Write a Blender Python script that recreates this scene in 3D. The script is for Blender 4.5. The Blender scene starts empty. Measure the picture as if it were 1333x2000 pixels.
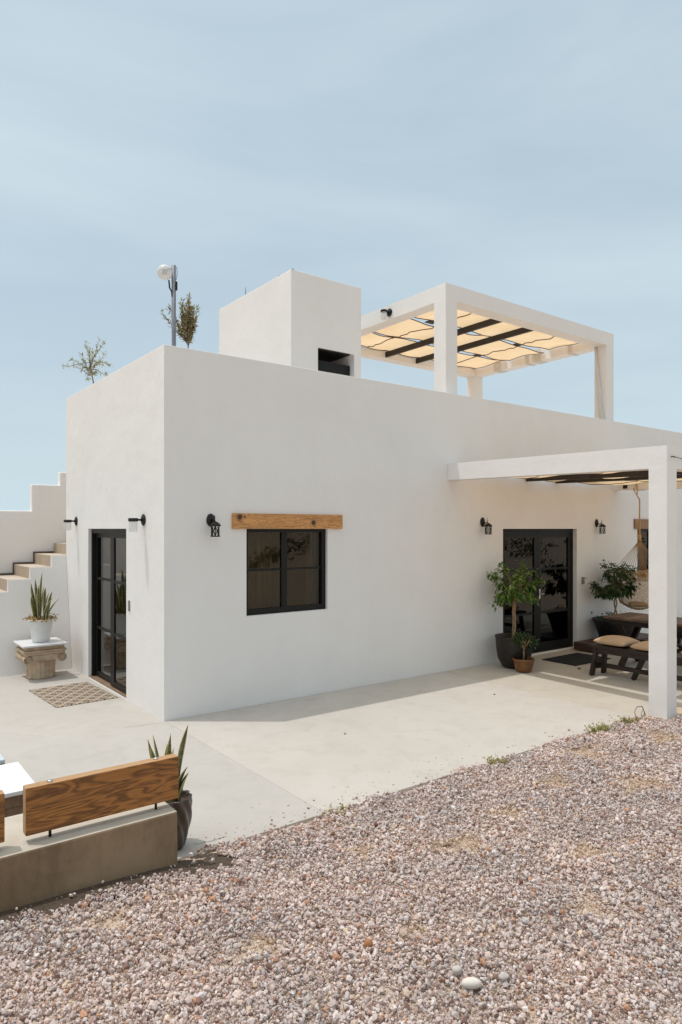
import bpy, bmesh, math, random
import numpy as np
from mathutils import Vector, Matrix
random.seed(7); rng = np.random.default_rng(11)
S = bpy.context.scene; COL = S.collection
R = math.radians
# ---------------------------------------------------------------- camera
cd = bpy.data.cameras.new("camera"); cam = bpy.data.objects.new("camera", cd); COL.objects.link(cam)
S.camera = cam
cam.location = (-2.908, -7.079, 2.10)
cam.rotation_euler = (R(90), 0, R(-36.94))
cd.sensor_fit = 'AUTO'; cd.sensor_width = 36; cd.lens = 1326/2000*36
cd.shift_y = 33/2000; cd.clip_start = 0.05; cd.clip_end = 3000
S.render.resolution_x = 682; S.render.resolution_y = 1024
# ---------------------------------------------------------------- light
SUN = Vector((-1.04, .80, 4.107)).normalized()          # towards the sun
EL = math.asin(SUN.z)
W = bpy.data.worlds.new("World"); S.world = W; W.use_nodes = True
nt = W.node_tree; nt.nodes.clear(); N = nt.nodes.new; L = nt.links.new
out = N('ShaderNodeOutputWorld'); bg = N('ShaderNodeBackground'); L(bg.outputs[0], out.inputs[0])
sky = N('ShaderNodeTexSky'); sky.sky_type = 'NISHITA'; sky.sun_disc = False
sky.sun_elevation = EL; sky.sun_rotation = math.atan2(SUN.x, SUN.y)
sky.air_density = 1.0; sky.dust_density = 2.2; sky.ozone_density = 1.0; sky.altitude = 0
tc = N('ShaderNodeTexCoord'); mp = N('ShaderNodeMapping'); L(tc.outputs['Generated'], mp.inputs[0])
mp.inputs['Rotation'].default_value = (0, R(6), R(36.9)); mp.inputs['Scale'].default_value = (1.0, 1.3, 5.5)
mp.inputs['Location'].default_value = (3.0, 0.2, 0.55)
nz = N('ShaderNodeTexNoise'); nz.inputs['Scale'].default_value = 0.85; nz.inputs['Detail'].default_value = 9
nz.inputs['Roughness'].default_value = .52; nz.inputs['Distortion'].default_value = .35; L(mp.outputs[0], nz.inputs['Vector'])
cr = N('ShaderNodeValToRGB'); cr.color_ramp.elements[0].position = .36; cr.color_ramp.elements[1].position = .72
cr.color_ramp.elements[0].color = (.54,.54,.54,1); cr.color_ramp.elements[1].color = (.95,.95,.95,1)
L(nz.outputs[0], cr.inputs[0])
mx = N('ShaderNodeMixRGB'); mx.inputs[2].default_value = (5.35, 6.55, 7.15, 1)
sx = N('ShaderNodeSeparateXYZ'); L(tc.outputs['Generated'], sx.inputs[0])
mr = N('ShaderNodeMapRange'); mr.inputs['From Min'].default_value = 0; mr.inputs['From Max'].default_value = .55; mr.inputs['To Min'].default_value = .26; mr.inputs['To Max'].default_value = .05
L(sx.outputs[2], mr.inputs[0]); ad = N('ShaderNodeMath'); ad.operation = 'ADD'; ad.use_clamp = True; L(cr.outputs[0], ad.inputs[0]); L(mr.outputs[0], ad.inputs[1]); L(ad.outputs[0], mx.inputs[0]); L(sky.outputs[0], mx.inputs[1]); # unseen warm glow added around the sun to brighten the shaded surfaces
vd = N('ShaderNodeVectorMath'); vd.operation = 'DOT_PRODUCT'; vd.inputs[1].default_value = tuple(SUN); L(tc.outputs['Generated'], vd.inputs[0])
m3 = N('ShaderNodeMapRange'); m3.inputs['From Min'].default_value = .66; m3.inputs['From Max'].default_value = 1; L(vd.outputs['Value'], m3.inputs[0])
m4 = N('ShaderNodeMath'); m4.operation = 'POWER'; m4.inputs[1].default_value = 1.4; L(m3.outputs[0], m4.inputs[0])
ag = N('ShaderNodeMixRGB'); ag.blend_type = 'ADD'; ag.inputs[2].default_value = (12.3, 10.9, 9.1, 1); L(m4.outputs[0], ag.inputs[0]); L(mx.outputs[0], ag.inputs[1])
L(ag.outputs[0], bg.inputs[0])
bg.inputs[1].default_value = 0.12
sd = bpy.data.lights.new("sun", 'SUN'); sd.energy = 2.0; sd.angle = R(.5); sd.color = (1, .985, .955)
so = bpy.data.objects.new("sun", sd); COL.objects.link(so); so.location = (0, 0, 20)
so.rotation_euler = SUN.to_track_quat('Z', 'Y').to_euler()
S.view_settings.view_transform = 'Standard'; S.view_settings.look = 'None'
S.view_settings.exposure = -0.08; S.view_settings.gamma = 1
S.render.engine = 'CYCLES'; S.cycles.max_bounces = 10; S.cycles.diffuse_bounces = 6; S.cycles.transparent_max_bounces = 16
# ---------------------------------------------------------------- materials
def mat(name, col=(.5,.5,.5), rough=.6, metal=0, spec=.5):
    m = bpy.data.materials.new(name); m.use_nodes = True
    b = m.node_tree.nodes['Principled BSDF']
    b.inputs['Base Color'].default_value = (*col, 1); b.inputs['Roughness'].default_value = rough
    b.inputs['Metallic'].default_value = metal; b.inputs['Specular IOR Level'].default_value = spec
    return m, m.node_tree, b
def coord(t, scale=(1,1,1), rot=(0,0,0), world=True):
    g = t.nodes.new('ShaderNodeNewGeometry') if world else t.nodes.new('ShaderNodeTexCoord')
    p = t.nodes.new('ShaderNodeMapping'); p.inputs['Scale'].default_value = scale; p.inputs['Rotation'].default_value = rot
    t.links.new(g.outputs['Position'] if world else g.outputs['Object'], p.inputs[0]); return p.outputs[0]
def noise(t, vec, scale, detail=4, rough=.5, dist=0):
    n = t.nodes.new('ShaderNodeTexNoise'); n.inputs['Scale'].default_value = scale; n.inputs['Detail'].default_value = detail
    n.inputs['Roughness'].default_value = rough; n.inputs['Distortion'].default_value = dist
    t.links.new(vec, n.inputs['Vector']); return n.outputs[0]
def ramp(t, fac, stops):
    r = t.nodes.new('ShaderNodeValToRGB'); e = r.color_ramp.elements
    while len(e) < len(stops): e.new(.5)
    for i, (p, c) in enumerate(stops): e[i].position = p; e[i].color = (*c, 1)
    t.links.new(fac, r.inputs[0]); return r.outputs[0]
def bump(t, b, h, strength=.3, dist=.01, chain=None):
    n = t.nodes.new('ShaderNodeBump'); n.inputs['Strength'].default_value = strength; n.inputs['Distance'].default_value = dist
    t.links.new(h, n.inputs['Height'])
    if chain: t.links.new(chain, n.inputs['Normal'])
    t.links.new(n.outputs[0], b.inputs['Normal']); return n.outputs[0]
def mix(t, f, a, b_, mode='MIX'):
    m = t.nodes.new('ShaderNodeMixRGB'); m.blend_type = mode
    for i, v in ((0, f), (1, a), (2, b_)):
        if isinstance(v, (int, float)): m.inputs[i].default_value = v
        elif isinstance(v, tuple): m.inputs[i].default_value = (*v, 1)
        else: t.links.new(v, m.inputs[i])
    return m.outputs[0]

def noisy(name, c1, c2, scale=6, rough=.7, bs=60, bstr=.15, bdist=.004, metal=0, spec=.5, detail=5, world=True):
    m, t, b = mat(name, c1, rough, metal, spec)
    v = coord(t, world=world)
    t.links.new(ramp(t, noise(t, v, scale, detail, .6), [(.3, c1), (.7, c2)]), b.inputs['Base Color'])
    bump(t, b, noise(t, v, bs, 3), bstr, bdist); return m

def plaster():
    m, t, b = mat('white_plaster', (.8,.79,.77), .85, 0, .25)
    v = coord(t); n1 = noise(t, v, .9, 5, .6, .4); n2 = noise(t, coord(t, (1,1,.35)), 3.2, 5, .65)
    c = ramp(t, n1, [(.3, (.795,.757,.722)), (.7, (.84,.803,.77))])
    c = mix(t, .22, c, ramp(t, n2, [(.3, (.76,.72,.68)), (.7, (.845,.81,.775))]))
    # faint dirt close to the ground
    t.links.new(c, b.inputs['Base Color'])
    n3 = noise(t, v, 2.2, 3); n4 = noise(t, v, 38, 5, .6)
    a = bump(t, b, n3, .5, .03); bump(t, b, n4, .4, .004, a); return m
def concrete(name, c1, c2, c3):
    m, t, b = mat(name, c1, .72, 0, .35)
    v = coord(t)
    c = ramp(t, noise(t, v, .7, 6, .6, .5), [(.3, c1), (.7, c2)])
    c = mix(t, ramp(t, noise(t, v, 3.5, 7, .7, .8), [(.48, (0,0,0)), (.7, (.55,.55,.55))]), c, c3)
    c = mix(t, ramp(t, noise(t, coord(t, (1,1,.3)), 5, 6, .7), [(.45, (0,0,0)), (.65, (.45,.45,.45))]), c, tuple(x*.62 for x in c3)) if name == 'bench_concrete' else c
    c = mix(t, ramp(t, noise(t, v, 9, 6, .75), [(.66, (0,0,0)), (.72, (.35,.35,.35))]), c, tuple(x*.72 for x in c3))
    t.links.new(c, b.inputs['Base Color'])
    a = bump(t, b, noise(t, v, 1.4, 3), .25, .02); bump(t, b, noise(t, v, 45, 5, .6), .18, .003, a); return m
def wood(name, light, dark, axis='x', scale=1.0, contrast=(.35,.62), knots=None, rough=.5):
    m, t, b = mat(name, light, rough, 0, .4)
    sc = {'x': (1.3,9,9), 'y': (9,1.3,9), 'z': (9,9,1.3)}[axis]
    sc = tuple(s*scale for s in sc)
    v = coord(t, sc)
    w = t.nodes.new('ShaderNodeTexNoise'); w.inputs['Scale'].default_value = 1.0; w.inputs['Detail'].default_value = 3
    w.inputs['Distortion'].default_value = 1.3; t.links.new(v, w.inputs['Vector'])
    mm = t.nodes.new('ShaderNodeMath'); mm.operation = 'MULTIPLY'; mm.inputs[1].default_value = 9; t.links.new(w.outputs[0], mm.inputs[0])
    fr = t.nodes.new('ShaderNodeMath'); fr.operation = 'PINGPONG'; fr.inputs[1].default_value = .5; t.links.new(mm.outputs[0], fr.inputs[0])
    m2 = t.nodes.new('ShaderNodeMath'); m2.operation = 'MULTIPLY'; m2.inputs[1].default_value = 2; t.links.new(fr.outputs[0], m2.inputs[0])
    fine = noise(t, coord(t, tuple(s*6 if s > 2*scale else s*1.5 for s in sc)), 2.0, 4, .6)
    c = ramp(t, m2.outputs[0], [(contrast[0]-.3, dark), (contrast[1], light)])
    big = ramp(t, noise(t, coord(t, tuple(s*.3 for s in sc)), 1.2, 3), [(.35, (.62,.62,.62)), (.65, (1.1,1.1,1.1))])
    c = mix(t, .8, c, big, 'MULTIPLY')
    c = mix(t, .45, c, ramp(t, fine, [(.3, tuple(x*.55 for x in light)), (.65, light)]), 'MIX')
    if knots:
        g = t.nodes.new('ShaderNodeNewGeometry')
        for (kx, ky, kz, kr) in knots:
            d = t.nodes.new('ShaderNodeVectorMath'); d.operation = 'DISTANCE'; d.inputs[1].default_value = (kx, ky, kz)
            t.links.new(g.outputs['Position'], d.inputs[0])
            f = ramp(t, d.outputs['Value'], [(kr*.75, (.95,.95,.95)), (kr, (.35,.35,.35)), (kr*2.1, (0,0,0))])
            c = mix(t, f, c, (.035,.018,.01))
    t.links.new(c, b.inputs['Base Color']); bump(t, b, fine, .3, .002); return m
def leafm(name, cols, rough=.45, trans=.25):
    m, t, b = mat(name, cols[0], rough, 0, .4)
    g = t.nodes.new('ShaderNodeNewGeometry')
    n = len(cols); st = [(i/(n-1) if n > 1 else 0, c) for i, c in enumerate(cols)]
    c = ramp(t, g.outputs['Random Per Island'], st)
    t.links.new(c, b.inputs['Base Color'])
    tr = t.nodes.new('ShaderNodeBsdfTranslucent'); t.links.new(mix(t, 1, c, (1.1,1.25,.5), 'MULTIPLY'), tr.inputs[0])
    ms = t.nodes.new('ShaderNodeMixShader'); ms.inputs[0].default_value = trans
    t.links.new(b.outputs[0], ms.inputs[1]); t.links.new(tr.outputs[0], ms.inputs[2])
    t.links.new(ms.outputs[0], t.nodes['Material Output'].inputs[0]); return m
def glassm(name, tint=(.60,.56,.46), ior=1.45):
    m = bpy.data.materials.new(name); m.use_nodes = True; t = m.node_tree; t.nodes.clear()
    o = t.nodes.new('ShaderNodeOutputMaterial'); tr = t.nodes.new('ShaderNodeBsdfTransparent'); tr.inputs[0].default_value = (*tint, 1)
    gl = t.nodes.new('ShaderNodeBsdfGlossy'); gl.inputs['Roughness'].default_value = .01; gl.inputs[0].default_value = (.9,.9,.88,1)
    fr = t.nodes.new('ShaderNodeFresnel'); fr.inputs[0].default_value = ior
    ms = t.nodes.new('ShaderNodeMixShader'); t.links.new(fr.outputs[0], ms.inputs[0])
    t.links.new(tr.outputs[0], ms.inputs[1]); t.links.new(gl.outputs[0], ms.inputs[2]); t.links.new(ms.outputs[0], o.inputs[0]); return m
def cloth(name, col, col2, trans=.4, ws=900):
    m, t, b = mat(name, col, .9, 0, .1); v = coord(t)
    c = ramp(t, noise(t, v, 2.5, 4, .6), [(.3, col), (.7, col2)]); t.links.new(c, b.inputs['Base Color'])
    bump(t, b, noise(t, v, 7, 4), .35, .02)
    if trans:
        tr = t.nodes.new('ShaderNodeBsdfTranslucent'); t.links.new(c, tr.inputs[0])
        ms = t.nodes.new('ShaderNodeMixShader'); ms.inputs[0].default_value = trans
        t.links.new(b.outputs[0], ms.inputs[1]); t.links.new(tr.outputs[0], ms.inputs[2])
        t.links.new(ms.outputs[0], t.nodes['Material Output'].inputs[0])
    return m
M = {}
M['plaster'] = plaster()
M['patio'] = concrete('patio_concrete', (.49,.447,.398), (.54,.495,.443), (.425,.38,.33))
M['patio2'] = concrete('patio_concrete_worn', (.455,.418,.38), (.495,.457,.415), (.40,.362,.32))
M['patio3'] = concrete('patio_concrete_warm_lit', (.485,.43,.36), (.53,.475,.405), (.41,.345,.275))  # browner concrete: warm light through the shade cloths put into the colour
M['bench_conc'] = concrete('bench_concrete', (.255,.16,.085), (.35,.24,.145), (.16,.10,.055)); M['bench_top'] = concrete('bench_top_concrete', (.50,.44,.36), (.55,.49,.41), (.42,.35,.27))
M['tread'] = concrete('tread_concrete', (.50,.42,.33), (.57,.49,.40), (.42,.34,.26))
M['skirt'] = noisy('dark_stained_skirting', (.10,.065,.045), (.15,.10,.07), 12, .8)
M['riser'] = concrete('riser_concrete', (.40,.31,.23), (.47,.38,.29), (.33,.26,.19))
M['black'] = noisy('black_metal', (.007,.007,.006), (.012,.011,.009), 9, .45, 90, .1, .001, 0, .25)
M['bronze'] = noisy('dark_bronze', (.018,.016,.014), (.035,.028,.022), 30, .5, 120, .2, .001, .5)
M['galv'] = noisy('galvanised_steel', (.16,.17,.19), (.23,.24,.26), 14, .55, 60, .1, .001, .3)
M['glass'] = glassm('tinted_glass'); M['dglass'] = glassm('door_glass', (.13,.125,.11), 1.42); M['sglass'] = glassm('side_door_glass', (.12,.12,.105), 2.3)
M['clear'] = glassm('clear_glass', (.93,.93,.92), 1.45)
M['plankw'] = wood('varnished_plank', (.41,.165,.042), (.038,.014,.007), 'x', .95, (.40,.70))
M['ply'] = wood('plank_end_lit_top', (.56,.32,.15), (.40,.21,.09), 'x', 1.6, (.3,.6))
M['lintel'] = wood('lintel_wood', (.74,.36,.12), (.26,.09,.03), 'x', 1.5, (.36,.62),
                   [(.91,-.035,2.238,.035), (1.955,-.035,2.178,.033), (.98,-.035,2.24,.012)])
M['lintel2'] = wood('old_lintel_wood', (.36,.19,.09), (.17,.08,.04), 'x', 1.5)
M['picnic'] = wood('dark_stained_wood', (.034,.018,.011), (.012,.007,.005), 'y', 1.3, (.35,.6), rough=.45)
M['tabletop'] = wood('table_top_wood', (.17,.10,.065), (.07,.038,.024), 'y', 1.3, (.35,.6), rough=.5)
M['plinthw'] = wood('plinth_wood', (.10,.05,.03), (.04,.02,.013), 'x', 1.3)
M['firewood'] = wood('weathered_table_side', (.30,.20,.13), (.17,.11,.07), 'z', 1.2)
M['beamwood'] = wood('dark_beam_wood', (.032,.022,.016), (.012,.009,.007), 'y', 1.3)
M['sail'] = cloth('shade_cloth', (.82,.59,.35), (.88,.67,.44), .54)
M['hem'] = noisy('hem_rope', (.10,.045,.015), (.17,.08,.03), 20, .8)
M['wrap'] = cloth('white_wrap_cloth', (.78,.75,.70), (.83,.80,.76), .3)
M['cushion'] = cloth('tan_cushion_cloth', (.50,.33,.20), (.57,.39,.25), 0)
M['net'] = cloth('hammock_netting', (.66,.49,.31), (.74,.57,.38), .3)
_t = M['net'].node_tree; _tr = _t.nodes.new('ShaderNodeBsdfTransparent'); _ms = _t.nodes.new('ShaderNodeMixShader')
_v = coord(_t, (1,1,1)); _w = _t.nodes.new('ShaderNodeTexVoronoi'); _w.feature = 'DISTANCE_TO_EDGE'; _w.inputs['Scale'].default_value = 45; _t.links.new(_v, _w.inputs['Vector'])
_g = _t.nodes.new('ShaderNodeMath'); _g.operation = 'GREATER_THAN'; _g.inputs[1].default_value = .065; _t.links.new(_w.outputs['Distance'], _g.inputs[0]); _t.links.new(_g.outputs[0], _ms.inputs[0])
_o = _t.nodes['Material Output']; _src = _o.inputs[0].links[0].from_socket; _t.links.new(_src, _ms.inputs[1]); _t.links.new(_tr.outputs[0], _ms.inputs[2]); _t.links.new(_ms.outputs[0], _o.inputs[0])
M['hamm'] = cloth('hammock_cotton', (.46,.30,.16), (.58,.41,.25), .3)
M['rope'] = noisy('golden_rope', (.46,.26,.08), (.58,.36,.14), 40, .8, 200, .5, .002)
M['hwood'] = noisy('hammock_wood', (.52,.27,.11), (.60,.34,.16), 14, .5)
M['bigpot'] = noisy('dark_brown_glaze', (.012,.007,.005), (.022,.013,.009), 8, .5, 40, .15, .002)
M['planter'] = noisy('black_planter', (.008,.008,.008), (.014,.013,.012), 8, .65, 40, .15, .002)
M['smallpot'] = noisy('amber_glazed_clay', (.24,.095,.025), (.09,.04,.018), 5, .3, 40, .15, .002)
M['whitepot'] = noisy('white_ribbed_ceramic', (.74,.72,.69), (.80,.79,.77), 8, .5)
M['ribpot'] = noisy('brown_ribbed_glaze', (.055,.038,.03), (.09,.062,.05), 12, .3)
M['soil'] = noisy('potting_soil', (.05,.03,.02), (.10,.06,.035), 40, .95, 60, .8, .01)
M['bark'] = noisy('pale_bark', (.42,.28,.16), (.24,.14,.07), 30, .85, 60, .5, .004)
M['obark'] = noisy('olive_bark', (.16,.10,.07), (.24,.16,.11), 30, .9, 60, .5, .004)
M['ficus'] = leafm('ficus_leaf', [(.03,.06,.012), (.06,.12,.02), (.12,.20,.03), (.24,.32,.06)], .35)
M['ficusd'] = leafm('dark_ficus_leaf', [(.018,.04,.010), (.03,.065,.015), (.06,.10,.025)], .35)
M['olive'] = leafm('olive_leaf', [(.16,.12,.05), (.24,.19,.09), (.36,.31,.18), (.28,.19,.09)], .6, .2)
M['olivep'] = leafm('pale_olive_leaf', [(.26,.23,.14), (.40,.37,.25), (.55,.51,.38)], .6, .2)
M['succ'] = leafm('dry_succulent_leaf', [(.14,.15,.04), (.34,.20,.06), (.42,.26,.10), (.20,.09,.03)], .6, .1)
M['weed'] = leafm('weed_leaf', [(.20,.18,.06), (.32,.28,.10), (.46,.38,.16)], .7, .2)
M['mat'] = noisy('black_door_mat', (.010,.009,.009), (.018,.016,.015), 60, .95, 300, .8, .004)
M['greyplate'] = noisy('grey_switch_plate', (.22,.21,.19), (.28,.27,.25), 20, .4)
M['stone'] = noisy('weathered_carved_stone', (.62,.48,.34), (.34,.24,.155), 9, .9, 45, .6, .008)
M['marble'] = noisy('white_marble_slab', (.76,.76,.76), (.66,.66,.67), 3, .35)
M['ttop'] = noisy('white_table_top', (.74,.77,.77), (.80,.81,.80), 3, .45)
M['slate'] = noisy('pale_blue_slab', (.50,.57,.60), (.58,.64,.66), 3, .4)
M['curtain'] = cloth('pale_curtain', (.66,.60,.48), (.74,.68,.55), .35)
M['interior'] = noisy('interior_wall', (.16,.13,.10), (.20,.16,.12), 2, .9)
M['floorin'] = noisy('interior_floor', (.20,.15,.11), (.26,.20,.15), 2, .6)
M['chrome'] = noisy('bolt_steel', (.45,.45,.45), (.55,.55,.54), 20, .3, metal=.9)
M['pebble'] = noisy('pale_pebble', (.60,.54,.47), (.70,.64,.57), 8, .75)
M['crack'] = noisy('crack_fill', (.25,.22,.19), (.32,.28,.25), 30, .9)
m, t, b = mat('globe_plastic', (.85,.85,.85), .12, 0, .6); b.inputs['Transmission Weight'].default_value = .75; b.inputs['IOR'].default_value = 1.15; M['globe'] = m
m, t, b = mat('frosted_jar', (.80,.79,.76), .15, 0, .6); tr = t.nodes.new('ShaderNodeBsdfTransparent'); ms = t.nodes.new('ShaderNodeMixShader'); ms.inputs[0].default_value = .45; t.links.new(tr.outputs[0], ms.inputs[1]); t.links.new(b.outputs[0], ms.inputs[2]); t.links.new(ms.outputs[0], t.nodes['Material Output'].inputs[0]); M['jar'] = m
m2_ = m.copy(); m2_.name = 'milky_globe'; m2_.node_tree.nodes['Mix Shader'].inputs[0].default_value = .7; M['globe'] = m2_
# snake plant: cross banding, yellow edges (colour attribute written per blade)
m, t, b = mat('snake_leaf', (.05,.08,.03), .4)
at = t.nodes.new('ShaderNodeAttribute'); at.attribute_name = 'edge'
v = coord(t, (1,1,1)); nn = noise(t, coord(t, (14,14,60)), 1.2, 4, .6, .8)
c = ramp(t, nn, [(.36, (.03,.045,.015)), (.50, (.085,.11,.04)), (.64, (.19,.20,.09))])
c = mix(t, at.outputs['Fac'], c, (.52,.44,.16)); t.links.new(c, b.inputs['Base Color']); M['snake'] = m
# rug: cream trellis on near-black, woven in the surface
m, t, b = mat('woven_rug', (.5,.42,.33), .95, 0, .1)
v = coord(t, (1,1,1), world=False)
def rings(scale, off):
    p = t.nodes.new('ShaderNodeMapping'); p.inputs['Scale'].default_value = (scale,)*3; p.inputs['Location'].default_value = off; t.links.new(v, p.inputs[0])
    fx = t.nodes.new('ShaderNodeVectorMath'); fx.operation = 'FRACTION'; t.links.new(p.outputs[0], fx.inputs[0])
    sp = t.nodes.new('ShaderNodeSeparateXYZ'); t.links.new(fx.outputs[0], sp.inputs[0])
    cb = t.nodes.new('ShaderNodeCombineXYZ'); t.links.new(sp.outputs[0], cb.inputs[0]); t.links.new(sp.outputs[1], cb.inputs[1])
    d = t.nodes.new('ShaderNodeVectorMath'); d.operation = 'DISTANCE'; d.inputs[1].default_value = (.5,.5,0); t.links.new(cb.outputs[0], d.inputs[0])
    q = t.nodes.new('ShaderNodeMath'); q.operation = 'MULTIPLY'; q.inputs[1].default_value = 19; t.links.new(d.outputs['Value'], q.inputs[0])
    s_ = t.nodes.new('ShaderNodeMath'); s_.operation = 'SINE'; t.links.new(q.outputs[0], s_.inputs[0]); return s_.outputs[0]
mxx = t.nodes.new('ShaderNodeMath'); mxx.operation = 'MULTIPLY'; t.links.new(rings(5, (0,0,0)), mxx.inputs[0]); t.links.new(rings(5, (.5,.5,0)), mxx.inputs[1])
c = ramp(t, mxx.outputs[0], [(0, (.58,.46,.35)), (.012, (.02,.016,.015))])
c = mix(t, .25, c, ramp(t, noise(t, v, 160, 2), [(.4, (.10,.08,.06)), (.6, (.6,.5,.4))]))
t.links.new(c, b.inputs['Base Color']); bump(t, b, noise(t, v, 220, 2), .5, .003); M['rug'] = m
# gravel
GR = [(g*1.07, h_*1.09, k*1.12) for g, h_, k in [(.53,.425,.38), (.58,.485,.44), (.62,.535,.49), (.40,.28,.235), (.56,.455,.40), (.66,.585,.54), (.63,.49,.37), (.48,.27,.17), (.56,.50,.475), (.25,.155,.13)]]
m, t, b = mat('gravel_stone', (.4,.35,.32), .95, 0, .15)
a = t.nodes.new('ShaderNodeAttribute'); a.attribute_name = 'tint'
c = mix(t, 1, a.outputs['Color'], ramp(t, noise(t, coord(t), 190, 3, .7), [(.3, (.78,.76,.75)), (.7, (1.12,1.12,1.12))]), 'MULTIPLY')
t.links.new(c, b.inputs['Base Color']); bump(t, b, noise(t, coord(t), 260, 3), .5, .002); M['gravel'] = m
m, t, b = mat('stony_soil', (.3,.24,.19), .95, 0, .1)
v = coord(t)
vo = t.nodes.new('ShaderNodeTexVoronoi'); vo.inputs['Scale'].default_value = 55; t.links.new(v, vo.inputs['Vector'])
sp = t.nodes.new('ShaderNodeSeparateColor'); t.links.new(vo.outputs['Color'], sp.inputs[0])
st = ramp(t, sp.outputs[0], [(0, (.34,.25,.21)), (.3, (.46,.37,.32)), (.6, (.54,.46,.42)), (.85, (.60,.53,.49)), (1, (.44,.28,.19))])
sand = ramp(t, noise(t, v, 14, 5, .7), [(.3, (.50,.37,.25)), (.7, (.60,.46,.33))])
big = ramp(t, noise(t, v, 1.1, 4, .6), [(.42, (0,0,0)), (.6, (1,1,1))])
c = mix(t, mix(t, .5, big, (.5,.5,.5)), st, sand)
t.links.new(c, b.inputs['Base Color']); bump(t, b, noise(t, v, 120, 4), .6, .006); M['soilg'] = m
M['hill'] = noisy('far_hill_haze_grey', (.20,.20,.20), (.27,.26,.25), .02, 1, .05, .1, .5)  # distance haze painted into the hills as a desaturated grey
# ---------------------------------------------------------------- mesh helpers
class MB:
    def __init__(s): s.v = []; s.f = []; s.sm = []
    def add(s, vs, fs, smooth=False):
        o = len(s.v); s.v += [tuple(v) for v in vs]; s.f += [tuple(i+o for i in f) for f in fs]; s.sm += [smooth]*len(fs)
    def box(s, a, b, rz=0, piv=None):
        x0,y0,z0 = a; x1,y1,z1 = b
        vs = [(x0,y0,z0),(x1,y0,z0),(x1,y1,z0),(x0,y1,z0),(x0,y0,z1),(x1,y0,z1),(x1,y1,z1),(x0,y1,z1)]
        if rz:
            px, py = piv or ((x0+x1)/2, (y0+y1)/2); c, n = math.cos(rz), math.sin(rz)
            vs = [(px+(x-px)*c-(y-py)*n, py+(x-px)*n+(y-py)*c, z) for x,y,z in vs]
        s.add(vs, [(0,3,2,1),(4,5,6,7),(0,1,5,4),(1,2,6,5),(2,3,7,6),(3,0,4,7)])
    def hexa(s, vs): s.add(vs, [(0,3,2,1),(4,5,6,7),(0,1,5,4),(1,2,6,5),(2,3,7,6),(3,0,4,7)])
    def bar(s, p, q, w, h, up=(0,0,1)):
        p, q = Vector(p), Vector(q); d = (q-p).normalized(); u = Vector(up)
        x = d.cross(u).normalized(); y = x.cross(d).normalized(); x *= w/2; y *= h/2
        s.hexa([p-x-y, p+x-y, q+x-y, q-x-y, p-x+y, p+x+y, q+x+y, q-x+y])
    def tube(s, pts, r, n=8, cap=True):
        pts = [Vector(p) for p in pts]; rs = r if isinstance(r, (list, tuple)) else [r]*len(pts)
        vs = []; ref = None
        for i, p in enumerate(pts):
            d = (pts[min(i+1, len(pts)-1)]-pts[max(i-1, 0)])
            d = d.normalized() if d.length > 1e-9 else Vector((0,0,1))
            if ref is None: ref = Vector((0,0,1)) if abs(d.z) < .9 else Vector((1,0,0))
            x = d.cross(ref).normalized(); y = d.cross(x).normalized(); ref = -y if False else ref
            for k in range(n):
                a = 2*math.pi*k/n; vs.append(p+(x*math.cos(a)+y*math.sin(a))*rs[i])
        fs = [(i*n+k, i*n+(k+1)%n, (i+1)*n+(k+1)%n, (i+1)*n+k) for i in range(len(pts)-1) for k in range(n)]
        if cap: fs += [tuple(range(n))[::-1], tuple(range((len(pts)-1)*n, len(pts)*n))]
        s.add(vs, fs, True)
    def lathe(s, prof, c, n=32, fn=None, cap=True):
        vs = []
        for i, (r, z) in enumerate(prof):
            for k in range(n):
                a = 2*math.pi*k/n; rr = r*(fn(a, z) if fn else 1)
                vs.append((c[0]+rr*math.cos(a), c[1]+rr*math.sin(a), c[2]+z))
        m = len(prof)
        fs = [(i*n+k, i*n+(k+1)%n, (i+1)*n+(k+1)%n, (i+1)*n+k) for i in range(m-1) for k in range(n)]
        if cap: fs += [tuple(range(n))[::-1], tuple(range((m-1)*n, m*n))]
        s.add(vs, fs, True)
    def build(s, name, m, parent=None, bevel=0, seg=2, smooth=None):
        me = bpy.data.meshes.new(name); off = Vector(parent.matrix_world.translation) if parent else Vector()
        if parent and parent.parent: off = ROOTLOC[parent.name]
        elif parent: off = ROOTLOC.get(parent.name, parent.location)
        me.from_pydata([tuple(Vector(v)-off) for v in s.v], [], s.f)
        me.polygons.foreach_set('use_smooth', s.sm if smooth is None else [smooth]*len(s.f))
        me.materials.append(m); me.update()
        o = bpy.data.objects.new(name, me); COL.objects.link(o)
        if parent: o.parent = parent; ROOTLOC[o.name] = Vector(off)
        else: ROOTLOC[o.name] = Vector()
        if bevel:
            md = o.modifiers.new('bevel', 'BEVEL'); md.width = bevel; md.segments = seg; md.limit_method = 'ANGLE'; md.angle_limit = R(40)
        return o
ROOTLOC = {}
def thing(name, label, cat, loc=(0,0,0), group=None):
    o = bpy.data.objects.new(name, None); COL.objects.link(o); o.location = loc; o.empty_display_size = .1
    ROOTLOC[o.name] = Vector(loc); tag(o, label, cat, group); return o
def tag(o, label, cat, group=None, kind=None):
    if label: o['label'] = label
    if cat: o['category'] = cat
    if group: o['group'] = group
    if kind: o['kind'] = kind
    return o
def dup(o, loc, label):
    def rec(s, par):
        c = s.copy(); COL.objects.link(c)
        if par: c.parent = par
        for ch in [x for x in bpy.data.objects if x.parent == s]: rec(ch, c)
        return c
    r = rec(o, None); r.location = loc; r['label'] = label; return r
def B(name, m, parent, *boxes, bevel=0):
    mb = MB()
    for a, b in boxes: mb.box(a, b)
    return mb.build(name, m, parent, bevel)
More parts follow.
